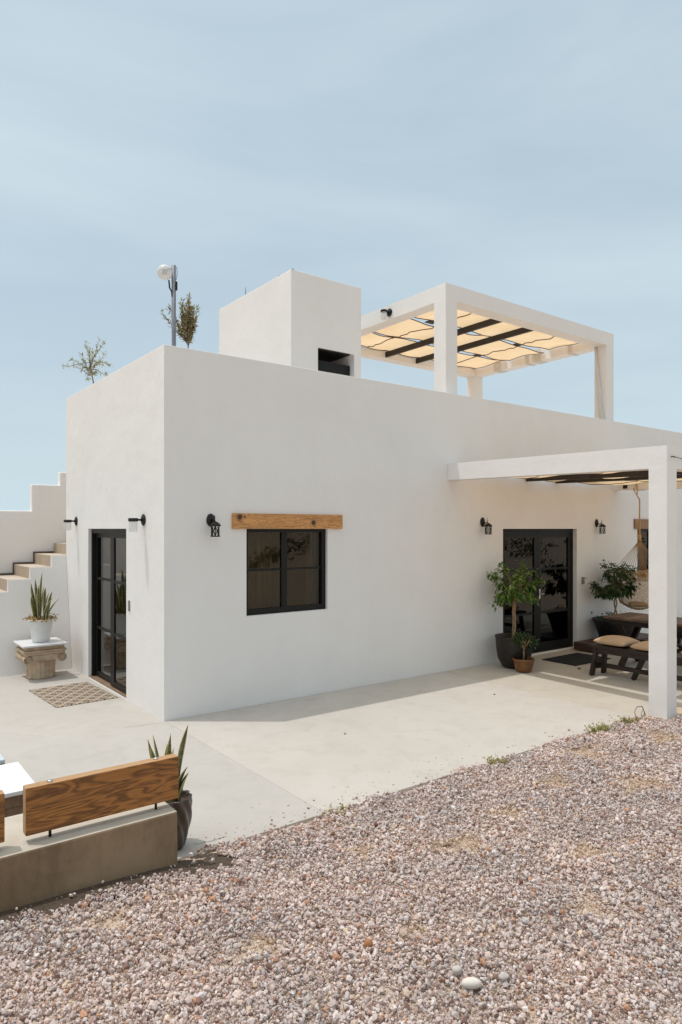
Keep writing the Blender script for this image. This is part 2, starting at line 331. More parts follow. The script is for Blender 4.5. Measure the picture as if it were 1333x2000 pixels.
def booled(name, m, parent, base, cuts, bevel=.012, seg=3):
    def tmp(boxes):
        mb = MB()
        for x in boxes:
            if len(x) == 8: mb.hexa(x)
            else: mb.box(*x)
        return mb.build('tmp', m)
    o = tmp(base); ts = []
    for c in cuts:
        k = tmp([c]); ts.append(k); md = o.modifiers.new('b', 'BOOLEAN'); md.object = k; md.operation = 'DIFFERENCE'; md.solver = 'EXACT'
    dg = bpy.context.evaluated_depsgraph_get(); me = bpy.data.meshes.new_from_object(o.evaluated_get(dg))
    for k in ts+[o]: bpy.data.objects.remove(k, do_unlink=True)
    me.name = name; r = bpy.data.objects.new(name, me); COL.objects.link(r)
    off = ROOTLOC[parent.name] if parent else Vector()
    for v in me.vertices: v.co -= off
    if parent: r.parent = parent
    ROOTLOC[r.name] = Vector(off)
    if bevel:
        md = r.modifiers.new('bevel', 'BEVEL'); md.width = bevel; md.segments = seg; md.limit_method = 'ANGLE'; md.angle_limit = R(40)
    return r
def soft(o, strength=.01, size=.6, cuts=0):
    pass
# ---------------------------------------------------------------- ground
def gh(x, y):
    """ground height"""
    n = (np.sin(x*1.7+y*.9)*.012+np.sin(x*.6-y*1.3+1)*.018+np.sin(x*4.1+2)*np.cos(y*3.7)*.006)
    edge = np.clip((-2.96-y)/.12, 0, 1); edge = edge*edge*(3-2*edge)
    hump = .10*np.clip((-.75-x)/.55, 0, 1)+.055*np.clip((-1.3-x)/1.0, 0, 1.3)+.02+.03*np.clip((-3.3-y)/1.5, 0, 1)
    lowx = np.clip((-1.05-x)/.12, 0, 1); st = np.clip((-3.0-y)/.30, 0, 1)*(1-lowx)+np.clip((-3.1-y)/.10, 0, 1)*lowx
    h = -.045+edge*(.047+(hump+n)*st)
    far = np.clip((np.hypot(x+2, y+5)-9)/20, 0, 1)
    return h*(1-far)+far*(-.10)
def axis(lo, hi, c0, c1, st):
    a = list(np.arange(c0, c1+1e-6, st)); x, d = c1, st
    while x < hi: d *= 1.35; x += d; a.append(x)
    x, d = c0, st
    while x > lo: d *= 1.35; x -= d; a.insert(0, x)
    return np.array(a)
gx = axis(-900, 900, -5, 8, .08); gy = axis(-900, 900, -8, -2.9, .06)
X, Y = np.meshgrid(gx, gy); Z = gh(X, Y)
nx, ny = len(gx), len(gy)
vs = np.stack([X.ravel(), Y.ravel(), Z.ravel()], 1)
me = bpy.data.meshes.new('ground')
fs = [(j*nx+i, j*nx+i+1, (j+1)*nx+i+1, (j+1)*nx+i) for j in range(ny-1) for i in range(nx-1)]
me.from_pydata(vs.tolist(), [], fs); me.materials.append(M['soilg']); me.polygons.foreach_set('use_smooth', [True]*len(fs))
go = bpy.data.objects.new('ground', me); COL.objects.link(go); tag(go, 'stony tan soil under the gravel', None, kind='structure')
# dark strip painting the bench and backrest shadow along the wall foot
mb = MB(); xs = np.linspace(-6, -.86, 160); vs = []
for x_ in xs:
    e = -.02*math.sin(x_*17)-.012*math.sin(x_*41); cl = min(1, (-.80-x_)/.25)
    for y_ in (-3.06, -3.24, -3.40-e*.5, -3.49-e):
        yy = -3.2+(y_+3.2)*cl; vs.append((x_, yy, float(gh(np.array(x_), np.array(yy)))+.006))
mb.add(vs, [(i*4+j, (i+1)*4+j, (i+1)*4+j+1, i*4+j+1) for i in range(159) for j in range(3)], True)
M['shade_band'] = noisy('shade_band_soil', (.055,.035,.022), (.11,.075,.05), 40, .95, 120, .8, .01)
tag(mb.build('soil', M['shade_band']), 'shadow band painted dark on the soil along the bench wall', None, kind='structure')  # added strip standing in for the shadow, not a separate soil
# hills
mb = MB(); n = 240; vs = []
for k in range(n):
    a = 2*math.pi*k/n
    h = 14+9*math.sin(a*3+1)+6*math.sin(a*7)+4*math.sin(a*17+2)+2.5*math.sin(a*41)
    for d, z in ((560, -1), (640, max(3, h)*.75), (760, max(3, h)*1.2+2), (880, -1)): vs.append((d*math.cos(a), d*math.sin(a), z))
fs = [(k*4+j, ((k+1) % n)*4+j, ((k+1) % n)*4+j+1, k*4+j+1) for k in range(n) for j in range(3)]
mb.add(vs, fs, True); tag(mb.build('hills', M['hill']), 'low hazy hills on the horizon', None, kind='structure')
# patio slabs
def slab(name, x0, x1, y0, y1, m, label):
    o = B(name, m, None, ((x0, y0, -.12), (x1, y1, 0)), bevel=.003); return tag(o, label, None, kind='structure')
slab('patio', .0145, 4.2865, -3.0, -.006, M['patio'], 'pale concrete patio slab before the front wall')
slab('patio', -6.5, .012, -3.0, 3.84, M['patio2'], 'slightly greyer patio slab beside the glass side door')
slab('patio', 4.289, 14, -3.45, -.006, M['patio3'], 'concrete patio slab beneath the lower pergola')

slab('patio', -6.5, -1.226, -2.74, -2.66, M['patio2'], 'concrete strip behind the bench') if False else None
# ---------------------------------------------------------------- gravel
def hum(x, y):
    """lumps and hollows of the gravel bed"""
    return .006*np.sin(x*19+3*np.sin(y*7))*np.cos(y*23+2*np.sin(x*9))+.007*np.sin(x*8.3+y*5.1+1.3*np.sin(x*3))+.004*np.sin(x*37+y*29)*np.sin(y*41-x*13)
def gravel():
    Hc = cam.location
    spots = [(.35,-4.06,.15), (-.57,-4.58,.09), (1.0,-3.9,.16), (1.75,-3.75,.14), (.3,-5.0,.1), (2.6,-3.45,.2), (-1.3,-4.3,.07), (2.2,-4.2,.15), (-.2,-3.7,.07), (3.6,-3.7,.2), (.9,-4.6,.1), (-1.8,-3.7,.08)]
    VV, FF, CC = [], [], []; base_i = 0
    for kind, Npt, mu, sg, lo, hi in (('big', 190000, .0080, .36, .0042, .019), ('fine', 360000, .0046, .30, .0025, .0075)):
        x = rng.uniform(-3.0, 6.2, Npt); y = rng.uniform(-6.6, -2.55, Npt)
        dx, dy = x-Hc.x, y-Hc.y
        cx = dx*.7993-dy*.6008; cz = dx*.6010+dy*.7994
        keep = (cz > 2.35) & (np.abs(cx) < cz*.5027+.5)
        patch = np.zeros(Npt)
        for (qx, qy, qr) in spots:
            dd = np.hypot(x-qx, (y-qy)*1.3)/qr*(1+.3*np.sin(np.arctan2(y-qy, x-qx)*3+qx*9)+.15*np.sin(np.arctan2(y-qy, x-qx)*7)); patch = np.maximum(patch, 2.6*np.exp(-dd**2*.7))
        patch += .35*np.sin(x*3.1+1.7*y+1.1)+.3*np.sin(x*1.7-3.9*y)
        edgew = -2.985+.035*np.sin(x*5)+.02*np.sin(x*13+1)+.012*np.sin(x*31)
        pe = np.clip((edgew-y)/.08, 0, 1)
        stray = .045*np.exp(-np.clip(y-edgew, 0, 9)/.07)+(.0007 if kind == 'big' else .003)
        keep &= rng.random(Npt) < np.where(pe >= 1, 1, np.maximum(stray, pe*.8))
        keep &= rng.random(Npt) < np.where(patch > 1.7, .25 if kind == 'big' else .45, 1)
        keep &= ~((x < -1.245) & (y > -3.315)); keep &= ~((x < -.92+.05*np.sin(y*30)) & (y > -3.425+.02*np.sin(x*17)+.015*np.sin(x*41)) & (rng.random(Npt) > .04)); keep &= ~((x > 4.25) & (y > -3.37)); keep &= ~((x < -1.0) & (x > -1.5) & (y > -3.02))
        x, y, patch, pe = x[keep], y[keep], patch[keep], pe[keep]; n = len(x)
        bm = bmesh.new()
        if kind == 'big': bmesh.ops.create_icosphere(bm, subdivisions=1, radius=1)
        else:
            vv = [bm.verts.new(p) for p in ((1,0,0),(-1,0,0),(0,1,0),(0,-1,0),(0,0,1),(0,0,-1))]
            for f in ((0,2,4),(2,1,4),(1,3,4),(3,0,4),(2,0,5),(1,2,5),(3,1,5),(0,3,5)): bm.faces.new([vv[i] for i in f])
            bm.verts.index_update()
        bv = np.array([v.co[:] for v in bm.verts]); bf = np.array([[v.index for v in f.verts] for f in bm.faces]); bm.free()
        r = np.clip(rng.lognormal(math.log(mu), sg, n), lo, hi)
        s = r[:, None]*rng.uniform(.6, 1.3, (n, 3)); s[:, 2] *= .8
        V = bv[None]*(1+rng.uniform(-.34, .26, (n, len(bv), 1)))*s[:, None, :]
        q = rng.normal(size=(n, 4)); q /= np.linalg.norm(q, axis=1)[:, None]; w, a, b_, c = q.T
        Rm = np.stack([1-2*(b_*b_+c*c), 2*(a*b_-c*w), 2*(a*c+b_*w), 2*(a*b_+c*w), 1-2*(a*a+c*c), 2*(b_*c-a*w), 2*(a*c-b_*w), 2*(b_*c+a*w), 1-2*(a*a+b_*b_)], 1).reshape(n, 3, 3)
        V = np.einsum('nij,nkj->nki', Rm, V)
        g0 = gh(x, y)
        base = np.where((y > -3.02), np.maximum(g0, 0.0), g0)
        z = base+r*.45+(rng.uniform(0, 1, n)**2*(.022 if kind == 'big' else .012)+hum(x, y)+.009)*(pe >= 1)
        V += np.stack([x, y, z], 1)[:, None, :]
        nv, nf = len(bv), len(bf)
        FF.append((bf[None]+(np.arange(n)*nv)[:, None, None]).reshape(-1, 3)+base_i); base_i += n*nv; VV.append(V.reshape(-1, 3))
        pal = np.array(GR); w_ = np.array([.17,.17,.14,.11,.15,.06,.05,.035,.06,.05]); w_ /= w_.sum()
        ci = rng.choice(len(pal), n, p=w_); cc = pal[ci]*rng.uniform(.82, 1.15, (n, 1))
        lf = .5+.5*np.sin(x*4.3+2*np.sin(y*2.9))*np.sin(y*5.7+1.5*np.sin(x*3.3+1)); cc = cc*(1-.10*lf[:, None])+np.array([.05,.018,.004])*(1-lf[:, None])
        warm = np.clip((patch-.9)/1.0, 0, 1)[:, None]; cc = cc*(1-warm*.65)+np.array([.60,.44,.29])*warm*.65
        full = np.ones((n, nv, 4)); full[:, :, :3] = cc[:, None, :]; CC.append(full.reshape(-1, 4))
    V = np.concatenate(VV); F = np.concatenate(FF); C_ = np.concatenate(CC)
    me = bpy.data.meshes.new('gravel'); me.vertices.add(len(V)); me.vertices.foreach_set('co', V.ravel())
    me.loops.add(len(F)*3); me.loops.foreach_set('vertex_index', F.ravel()); me.polygons.add(len(F))
    me.polygons.foreach_set('loop_start', np.arange(len(F))*3); me.update(calc_edges=True)
    at = me.attributes.new('tint', 'FLOAT_COLOR', 'POINT'); at.data.foreach_set('color', C_.ravel())
    me.materials.append(M['gravel']); me.polygons.foreach_set('use_smooth', np.zeros(len(F), bool))
    o = bpy.data.objects.new('gravel', me); COL.objects.link(o)
    tag(o, 'pinkish grey crushed gravel covering the foreground', 'gravel', kind='stuff')
gravel()
def rock(name, c, s, m, label, seed, sub=3, jag=.1):
    bm = bmesh.new(); bmesh.ops.create_icosphere(bm, subdivisions=sub, radius=1); r_ = random.Random(seed)
    ph = [r_.uniform(0, 6) for _ in range(6)]
    for v in bm.verts:
        p = v.co; k = 1+jag*(math.sin(p.x*3+ph[0])*math.cos(p.y*2.6+ph[1])+.5*math.sin(p.z*5+ph[2]))
        v.co = Vector((p.x*s[0]*k, p.y*s[1]*k, p.z*s[2]*k))
    me = bpy.data.meshes.new(name); bm.to_mesh(me); bm.free(); me.materials.append(m)
    for f in me.polygons: f.use_smooth = True
    o = bpy.data.objects.new(name, me); COL.objects.link(o); o.location = c; o.rotation_euler.z = r_.uniform(0, 3)
    return tag(o, label, 'stone')
def gz(x, y): return float(gh(np.array(x), np.array(y)))
def put(name, x, y, s, m, label, seed, jag=.1, rz=None, _=0):
    o = rock(name, (x, y, gz(x, y)+s[2]*.7+.026), s, m, label, seed, jag=jag)
    if rz is not None: o.rotation_euler.z = rz
put('pebble', -.665, -5.045, (.045,.024,.022), M['pebble'], 'smooth oblong white pebble lying on the gravel', 1, .04, R(-37))
put('stone', -.648, -4.945, (.024,.021,.019), noisy('grey_cobble', (.46,.41,.37), (.54,.49,.44), 20, .9), 'round grey cobble touching the white pebble from behind', 5, .12)
put('stone', -.52, -5.105, (.023,.02,.018), noisy('speckled_cobble', (.42,.36,.32), (.54,.48,.44), 60, .9), 'small speckled grey stone right of the white pebble', 9, .14)
put('stone', -.855, -4.565, (.022,.02,.02), noisy('rust_rock', (.30,.12,.05), (.38,.18,.08), 30, .9), 'rounded rust red stone alone among paler gravel', 3, .08)
# ---------------------------------------------------------------- house
T = 4.115
house = thing('house', 'white plastered flat roofed house with a square rooftop tower', 'house', (0,0,0))
WIN = (1.02, 2.20, 1.067, 2.10); DR = (5.64, 7.63, .0, 2.10); WIN2 = (9.62, 10.8, 1.067, 2.10); LD = (1.19, 2.73)
booled('wall', M['plaster'], house, [((0,0,-.1), (13.4,3.85,T))], [
    ((.20,.20,0), (4.4,3.65,2.85)), ((4.55,.20,0), (13.2,3.65,2.85)),
    ((.20,.20,3.10), (13.2,3.65,5)),
    ((WIN[0],-.2,WIN[2]), (WIN[1],.3,WIN[3])), ((WIN2[0],-.2,WIN2[2]), (WIN2[1],.3,WIN2[3])),
    ((DR[0],-.2,.012), (DR[1],.3,DR[3])), ((-.2,LD[0],.012), (.3,LD[1],2.10))], bevel=.014)
B('floor', M['floorin'], house, ((.21,.21,.002), (4.39,3.64,.010)), ((4.56,.21,.002), (13.19,3.64,.010)))
# tower with niche
tw = booled('tower', M['plaster'], house, [((2.414,1.2,3.10), (3.711,3.48,5.86))], [((2.892,1.0,3.95), (3.575,1.85,4.80))], bevel=.01)
B('niche_box', M['black'], tw, ((2.893,1.30,3.951), (3.56,1.849,4.64)), ((2.893,1.215,4.775), (3.50,1.849,4.799)))
mb = MB(); mb.tube([(2.46,2.63,5.86), (2.46,2.63,6.01)], .006, 6); mb.build('antenna', M['galv'], tw)
B('roof_bolt', M['bronze'], tw, ((2.46,1.24,5.858), (2.49,1.27,5.885))); B('roof_bolt', M['bronze'], tw, ((2.44,1.55,5.858), (2.46,1.58,5.88)))
# crack line beside the side door
mb = MB(); mb.tube([(-.0012,3.02,.02), (-.0012,3.02,.19), (-.0012,3.035,.36)], .0016, 4); mb.build('crack', M['crack'], house)
# fixed window
def window(x0, x1, z0, z1, dark=False):
    y = .045
    w = B('window', M['black'], house, ((x0+.001,y,z0+.001), (x0+.045,y+.07,z1-.001)), ((x1-.06,y,z0+.001), (x1-.001,y+.07,z1-.001)),
          ((x0+.045,y+.002,z0+.001), (x1-.06,y+.068,z0+.07)), ((x0+.045,y+.002,z1-.04), (x1-.06,y+.068,z1-.001)))
    xm = (x0+x1)/2-.03; zm = z0+(z1-z0)*.52
    B('sash', M['black'], w, ((xm-.04,y+.012,z0+.07), (xm+.04,y+.055,z1-.04)), ((x0+.045,y+.022,zm-.014), (xm-.04,y+.045,zm+.014)), ((xm+.04,y+.022,zm-.014), (x1-.06,y+.045,zm+.014)))
    B('pane', M['glass'], w, ((x0+.04,y+.031,z0+.06), (x1-.05,y+.036,z1-.03)))
    return w
window(*WIN); window(*WIN2)
# front double door
d0, d1_, z1 = DR[0], DR[1], DR[3]; y = .08
dr = B('door', M['black'], house, ((d0+.001,y,.013), (d0+.06,y+.07,z1-.001)), ((d1_-.045,y,.013), (d1_-.001,y+.07,z1-.001)), ((d0+.06,y+.001,z1-.06), (d1_-.045,y+.069,z1-.001)), ((d0+.06,y+.001,.013), (d1_-.045,y+.069,.035)))
xm = (d0+d1_)/2
for (a, b_) in ((d0+.06, xm-.002), (xm+.002, d1_-.045)):
    lf = B('door_leaf', M['black'], dr, ((a,y+.01,.036), (a+.085,y+.055,z1-.061)), ((b_-.085,y+.01,.036), (b_,y+.055,z1-.061)),
           ((a+.085,y+.012,.036), (b_-.085,y+.053,.17)), ((a+.085,y+.012,z1-.15), (b_-.085,y+.053,z1-.061)),
           ((a+.085,y+.016,.66), (b_-.085,y+.05,.70)), ((a+.085,y+.016,1.40), (b_-.085,y+.05,1.43)))
    B('pane', M['dglass'], lf, ((a+.08,y+.03,.16), (b_-.08,y+.035,z1-.14)))
mb = MB(); mb.tube([(xm+.045,y+.01,1.0), (xm+.045,y-.035,1.0), (xm+.13,y-.035,1.0)], .009, 8); mb.box((xm+.028,y-.003,.92), (xm+.062,y+.012,1.08)); mb.build('handle', M['chrome'], dr)
# side sliding door (in the wall x = 0)
l0, l1 = LD; x = .045
sdr = B('sliding_door', M['black'], house, ((x,l0+.001,.013), (x+.09,l0+.04,2.099)), ((x,l1-.035,.013), (x+.09,l1-.001,2.099)), ((x+.001,l0+.04,2.04), (x+.089,l1-.035,2.099)))
B('sill', M['firewood'], sdr, ((.004,l0+.002,.002), (x+.1,l1-.002,.022)))
vm = 1.90
for (a, b_, dx, sa, sb) in ((vm-.04, l1-.036, .050, .10, .05), (l0+.041, vm+.04, .010, .05, .14)):
    lf = B('door_leaf', M['black'], sdr, ((x+dx,a,.032), (x+dx+.03,a+sa,2.039)), ((x+dx,b_-sb,.032), (x+dx+.03,b_,2.039)),
           ((x+dx+.001,a+sa,.032), (x+dx+.029,b_-sb,.10)), ((x+dx+.001,a+sa,1.98), (x+dx+.029,b_-sb,2.039)),
           ((x+dx+.003,a+sa,.70), (x+dx+.027,b_-sb,.735)), ((x+dx+.003,a+sa,1.39), (x+dx+.027,b_-sb,1.425)))
    B('pane', M['sglass'], lf, ((x+dx+.013,a+.03,.06), (x+dx+.018,b_-.03,2.0)))
# lintels
def lintel(x0, x1, z0, z1, m, label, rp):
    mb = MB(); n = 24
    mb.box((x0,-.035,z0), (x1,.03,z1)); o = mb.build('lintel', m, house, .006); o['label'] = label; return o
lintel(.823, 2.418, 2.101, 2.283, M['lintel'], 'pale knotty timber lintel over the left window', None)
lintel(9.48, 11.05, 2.101, 2.29, M['lintel2'], 'brown timber lintel over the right window', None)
# curtains
def curtain(x0, x1, z0, z1, yy, label):
    mb = MB(); n = 90; vs = []
    for i in range(n+1):
        xx = x0+(x1-x0)*i/n; w = yy+.034*math.sin(i*.75)+.014*math.sin(i*1.9+1)
        vs += [(xx, w, z0), (xx, w+.008, z1)]
    mb.add(vs, [(2*i, 2*i+2, 2*i+3, 2*i+1) for i in range(n)], True)
    o = mb.build('curtain', M['curtain']); md = o.modifiers.new('s', 'SOLIDIFY'); md.thickness = .003; tag(o, label, 'curtain', 'curtains inside the windows')
curtain(.85, 1.66, .9, 2.3, .32, 'beige pleated curtain drawn behind the left half of the window')
curtain(2.08, 2.32, .9, 2.3, .30, 'narrow bunched curtain at the right side of the same window')
curtain(9.5, 10.5, .9, 2.3, .32, 'curtain inside the window behind the hammock chair')
# ---------------------------------------------------------------- stairs
stairs = thing('outdoor_staircase', 'white outdoor stairs with tan steps rising left of the house', 'staircase', (-1.6,3.85,0))
un = [(.09-.31*k, 1.86-.17*k) for k in range(0, 12)]     # riser position, level above it
mb = MB(); prof = []
XL = un[-1][0]
pts = [(-.003, 0)]
# front side wall, battered: outer face leans out towards the ground
zt = []; k = 0
for i in range(12):
    xr, zz = un[i]; x_hi = min(xr, -.003); lvl = zz-.17
    x_lo = un[i+1][0] if i < 11 else xr-.31
    if x_hi <= x_lo or lvl <= .02: continue
    def yf(z): return 3.85-.33*(1-z/1.7)**1.0
    mb.add([(x_lo, yf(0), 0), (x_hi, yf(0), 0), (x_hi, yf(lvl)+.034, 0), (x_lo, yf(lvl)+.034, 0), (x_lo, yf(lvl), lvl), (x_hi, yf(lvl), lvl), (x_hi, yf(lvl)+.034, lvl), (x_lo, yf(lvl)+.034, lvl)],
           [(0,3,2,1),(4,5,6,7),(0,1,5,4),(1,2,6,5),(2,3,7,6),(3,0,4,7)])
mb.build('side_wall', M['plaster'], stairs)
for i in range(12):
    xr, zz = un[i]; lvl = zz-.17
    x_lo = un[i+1][0] if i < 11 else xr-.31
    if lvl <= .02: continue
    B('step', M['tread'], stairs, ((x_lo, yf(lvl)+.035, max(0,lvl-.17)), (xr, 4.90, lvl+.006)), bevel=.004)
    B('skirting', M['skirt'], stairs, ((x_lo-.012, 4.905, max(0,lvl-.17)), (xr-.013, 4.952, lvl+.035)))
# upper steps behind the house
for i in range(1, 8):
    x0 = .09+.31*(i-1); B('step', M['tread'], stairs, ((x0, 3.87, 1.69+.17*(i-1)), (x0+.31, 4.94, 1.696+.17*i)), bevel=.004)
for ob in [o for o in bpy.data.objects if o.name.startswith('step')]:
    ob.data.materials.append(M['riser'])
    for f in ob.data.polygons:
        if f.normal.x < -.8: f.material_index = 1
wl = booled('boundary_wall', M['plaster'], None, [((-7.5,4.955,-.1), (3.2,5.11,3.42))],
            [((-9,4.8,2.40), (-.25,5.3,4)), ((-9,4.8,2.84), (.195,5.3,4)), ((-9,4.8,3.065), (1.2,5.3,4))], bevel=.02)
tag(wl, 'white stepped parapet wall behind the outdoor stairs', 'wall')
# ---------------------------------------------------------------- pergolas
def sail(parent, x0, x1, y0, y1, z, supx, sag, seed, hr=.009):
    """one cloth strip running along x, hung over the cross beams, with hemmed wavy edges"""
    r_ = random.Random(seed); nx_, ny_ = 72, 8; ph = [r_.uniform(0, 6) for _ in range(6)]
    sup = sorted([x0]+list(supx)+[x1])
    def P(i, j):
        xx = x0+(x1-x0)*i/nx_; f = j/ny_
        for a, b_ in zip(sup, sup[1:]):
            if a <= xx <= b_+1e-9: tt = (xx-a)/(b_-a); break
        zz = z-sag*math.sin(math.pi*tt)*(.75+.25*math.sin(f*math.pi))-.012*math.sin(xx*6+ph[0]+f*2)
        e0 = y0+.022*math.sin(xx*3.1+ph[1])+.012*math.sin(xx*8+ph[2]); e1 = y1+.022*math.sin(xx*2.7+ph[3])+.012*math.sin(xx*7+ph[4])
        return (xx, e0+(e1-e0)*f, zz-.02*math.sin(f*math.pi*2+ph[5])*math.sin(xx*2))
    mb = MB(); vs = [P(i, j) for i in range(nx_+1) for j in range(ny_+1)]; w = ny_+1
    mb.add(vs, [(i*w+j, (i+1)*w+j, (i+1)*w+j+1, i*w+j+1) for i in range(nx_) for j in range(ny_)], True)
    o = mb.build('shade_cloth', M['sail'], parent)
    h = MB()
    for j in (0, ny_): h.tube([Vector(P(i, j))-Vector((0,0,.006)) for i in range(nx_+1)], hr, 5)
    for i in (0, nx_): h.tube([Vector(P(i, j)) for j in range(ny_+1)], .009, 5)
    h.build('hem', M['hem'], o)
    return o, P, nx_, ny_
up = thing('rooftop_pergola', 'white rooftop pergola with tan shade cloths beside the tower', 'pergola', (6.8,2,3.1))
U0, U1, V0, V1, ZB, ZT = 4.56, 9.13, .206, 3.74, 5.60, 5.845
for (a, b_) in ((U0, V0), (U1-.25, V0), (U0, V1-.25), (U1-.25, V1-.25)):
    B('post', M['plaster'], up, ((a, b_, 3.10), (a+.25, b_+.25, ZB)))
booled('beam_frame', M['plaster'], up, [((U0,V0,ZB), (U1,V1,ZT))], [((U0+.25,V0+.25,ZB-.1), (U1-.25,V1-.25,ZT+.1))], bevel=0)
for xx in (6.17, 7.02): B('rafter', M['beamwood'], up, ((xx, V0+.252, 5.615), (xx+.055, V1-.252, 5.72)), bevel=.004)
for i, (a, b_) in enumerate(((.50,1.46), (1.58,2.50), (2.62,3.46))):
    o, P, nx_, ny_ = sail(up, U0+.27, U1-.27, a, b_, 5.765, (6.2,7.05), .05, i+1)
    for sx in (.21, .79):
        i0 = int(nx_*sx); h = MB(); rr = random.Random(i*7+int(sx*10))
        h.tube([Vector(P(i0+(j % 2)*rr.choice((-1,0,1)), j))-Vector((0,0,.008)) for j in range(ny_+1)], .009, 5); h.build('seam', M['hem'], o)
for yy in (1.52, 2.56):
    for xx in (5.55, 7.95): B('clasp', M['bronze'], up, ((xx-.09, yy-.075, 5.735), (xx+.09, yy+.075, 5.75)))
# white cloth wraps tied over the right hand beam, hanging cloth by the post
for k, yy in enumerate((.95, 1.7, 2.0, 2.75)):
    B('wrap', M['wrap'], up, ((U1-.256, yy, ZB-.006), (U1+.006, yy+.10+.1*(k % 2), ZT+.006)), bevel=.003)
CV0, CV1 = .42, .20
mb = MB()
mb.tube([(8.855,CV0+(CV1-CV0)*f, 5.60-2.3*f) for f in [i/12 for i in range(13)]], [.022+.03*math.sin(min(1, i/9)*1.5) for i in range(13)], 8)
mb.build('hanging_cloth', M['wrap'], up)
# lower pergola
lp = thing('patio_pergola', 'white patio pergola standing against the front wall', 'pergola', (6.6,-1.6,0))
PX0, PX1, PYF, PYI = 4.31, 8.952, -3.335, -3.13
for px in (PX0, PX1-.208):
    mb = MB(); zf, zi = 2.762+.06*(PYF+3.3)/3.3, 2.762+.06*(PYI+3.3)/3.3
    mb.hexa([(px,PYF,-.01),(px+.208,PYF,-.01),(px+.208,PYI,-.01),(px,PYI,-.01),(px,PYF,zf),(px+.208,PYF,zf),(px+.208,PYI,zi),(px,PYI,zi)]); mb.build('post', M['plaster'], lp)
mb = MB()
def sl(y): return .06*(y+3.3)/3.3
def beam(x0, x1, y0, y1, sk=0):
    mb = MB(); z0, z1_ = 2.762, 3.005
    vs = [(x0,y0,z0+sl(y0)),(x1,y0,z0+sl(y0)),(x1,y1,z0+sl(y1)),(x0,y1,z0+sl(y1)),(x0,y0,z1_+sl(y0)),(x1,y0,z1_+sl(y0)),(x1,y1,z1_+sl(y1)),(x0,y1,z1_+sl(y1))]
    vs = [(a+(sk if b_ == y1 else 0), b_, c_) for a, b_, c_ in vs]
    mb.hexa(vs); return mb.build('beam', M['plaster'], lp)
beam(PX0, PX0+.208, PYF, -.002, .075); beam(PX1-.208, PX1, PYF, -.002); beam(PX0+.208, PX1-.208, PYF, PYI)
for xx in (6.20, 7.0):
    mb = MB(); mb.bar((xx+.03, PYI+.002, 2.862+sl(PYI)), (xx+.03, -.004, 2.862+.058), .055, .085); mb.build('rafter', M['beamwood'], lp)
for i, (a, b_) in enumerate(((-3.06,-2.22), (-2.10,-1.12), (-1.01,-.10))):
    o, P, nx_, ny_ = sail(lp, PX0+.40, PX1-.22, a, b_, 2.965, (6.23,7.03), .085, i+11, .005)
    for sx in (.22, .8):
        i0 = int(nx_*sx); h = MB()
        h.tube([Vector(P(i0+(j % 2), j))-Vector((0,0,.005)) for j in range(ny_+1)], .006, 5); h.build('seam', M['hem'], o)
B('junction_box', M['bronze'], lp, ((PX1-.222,-.30,2.84), (PX1-.209,-.22,2.93)))
for yy in (-.42,-.72): B('wrap', M['wrap'], lp, ((PX1-.216, yy-.10, 2.80), (PX1+.008, yy, 3.07)), bevel=.003)
# tie wire and hook on the front post
mb = MB(); mb.tube([(4.40,-3.335,2.885), (4.40,-3.37,2.885), (4.405,-3.372,2.87)], .006, 6)
mb.tube([(4.405,-3.366,2.885), (4.9,-3.36,2.84), (5.6,-3.355,2.80), (7.2,-3.35,2.80)], .0035, 5); mb.build('tie_wire', M['black'], lp)
# cable at the post foot
mb = MB(); mb.tube([(4.02,-3.16,.03), (4.04,-3.12,.12), (4.12,-3.10,.16), (4.22,-3.105,.15), (4.30,-3.09,.06), (4.31,-3.07,.02)], .006, 6)
mb.tube([(4.10,-3.18,.02), (4.16,-3.13,.10), (4.24,-3.11,.11), (4.31,-3.10,.03)], .005, 6)
tag(mb.build('cable', M['greyplate']), 'grey loop of cable at the foot of the pergola post', 'cable')
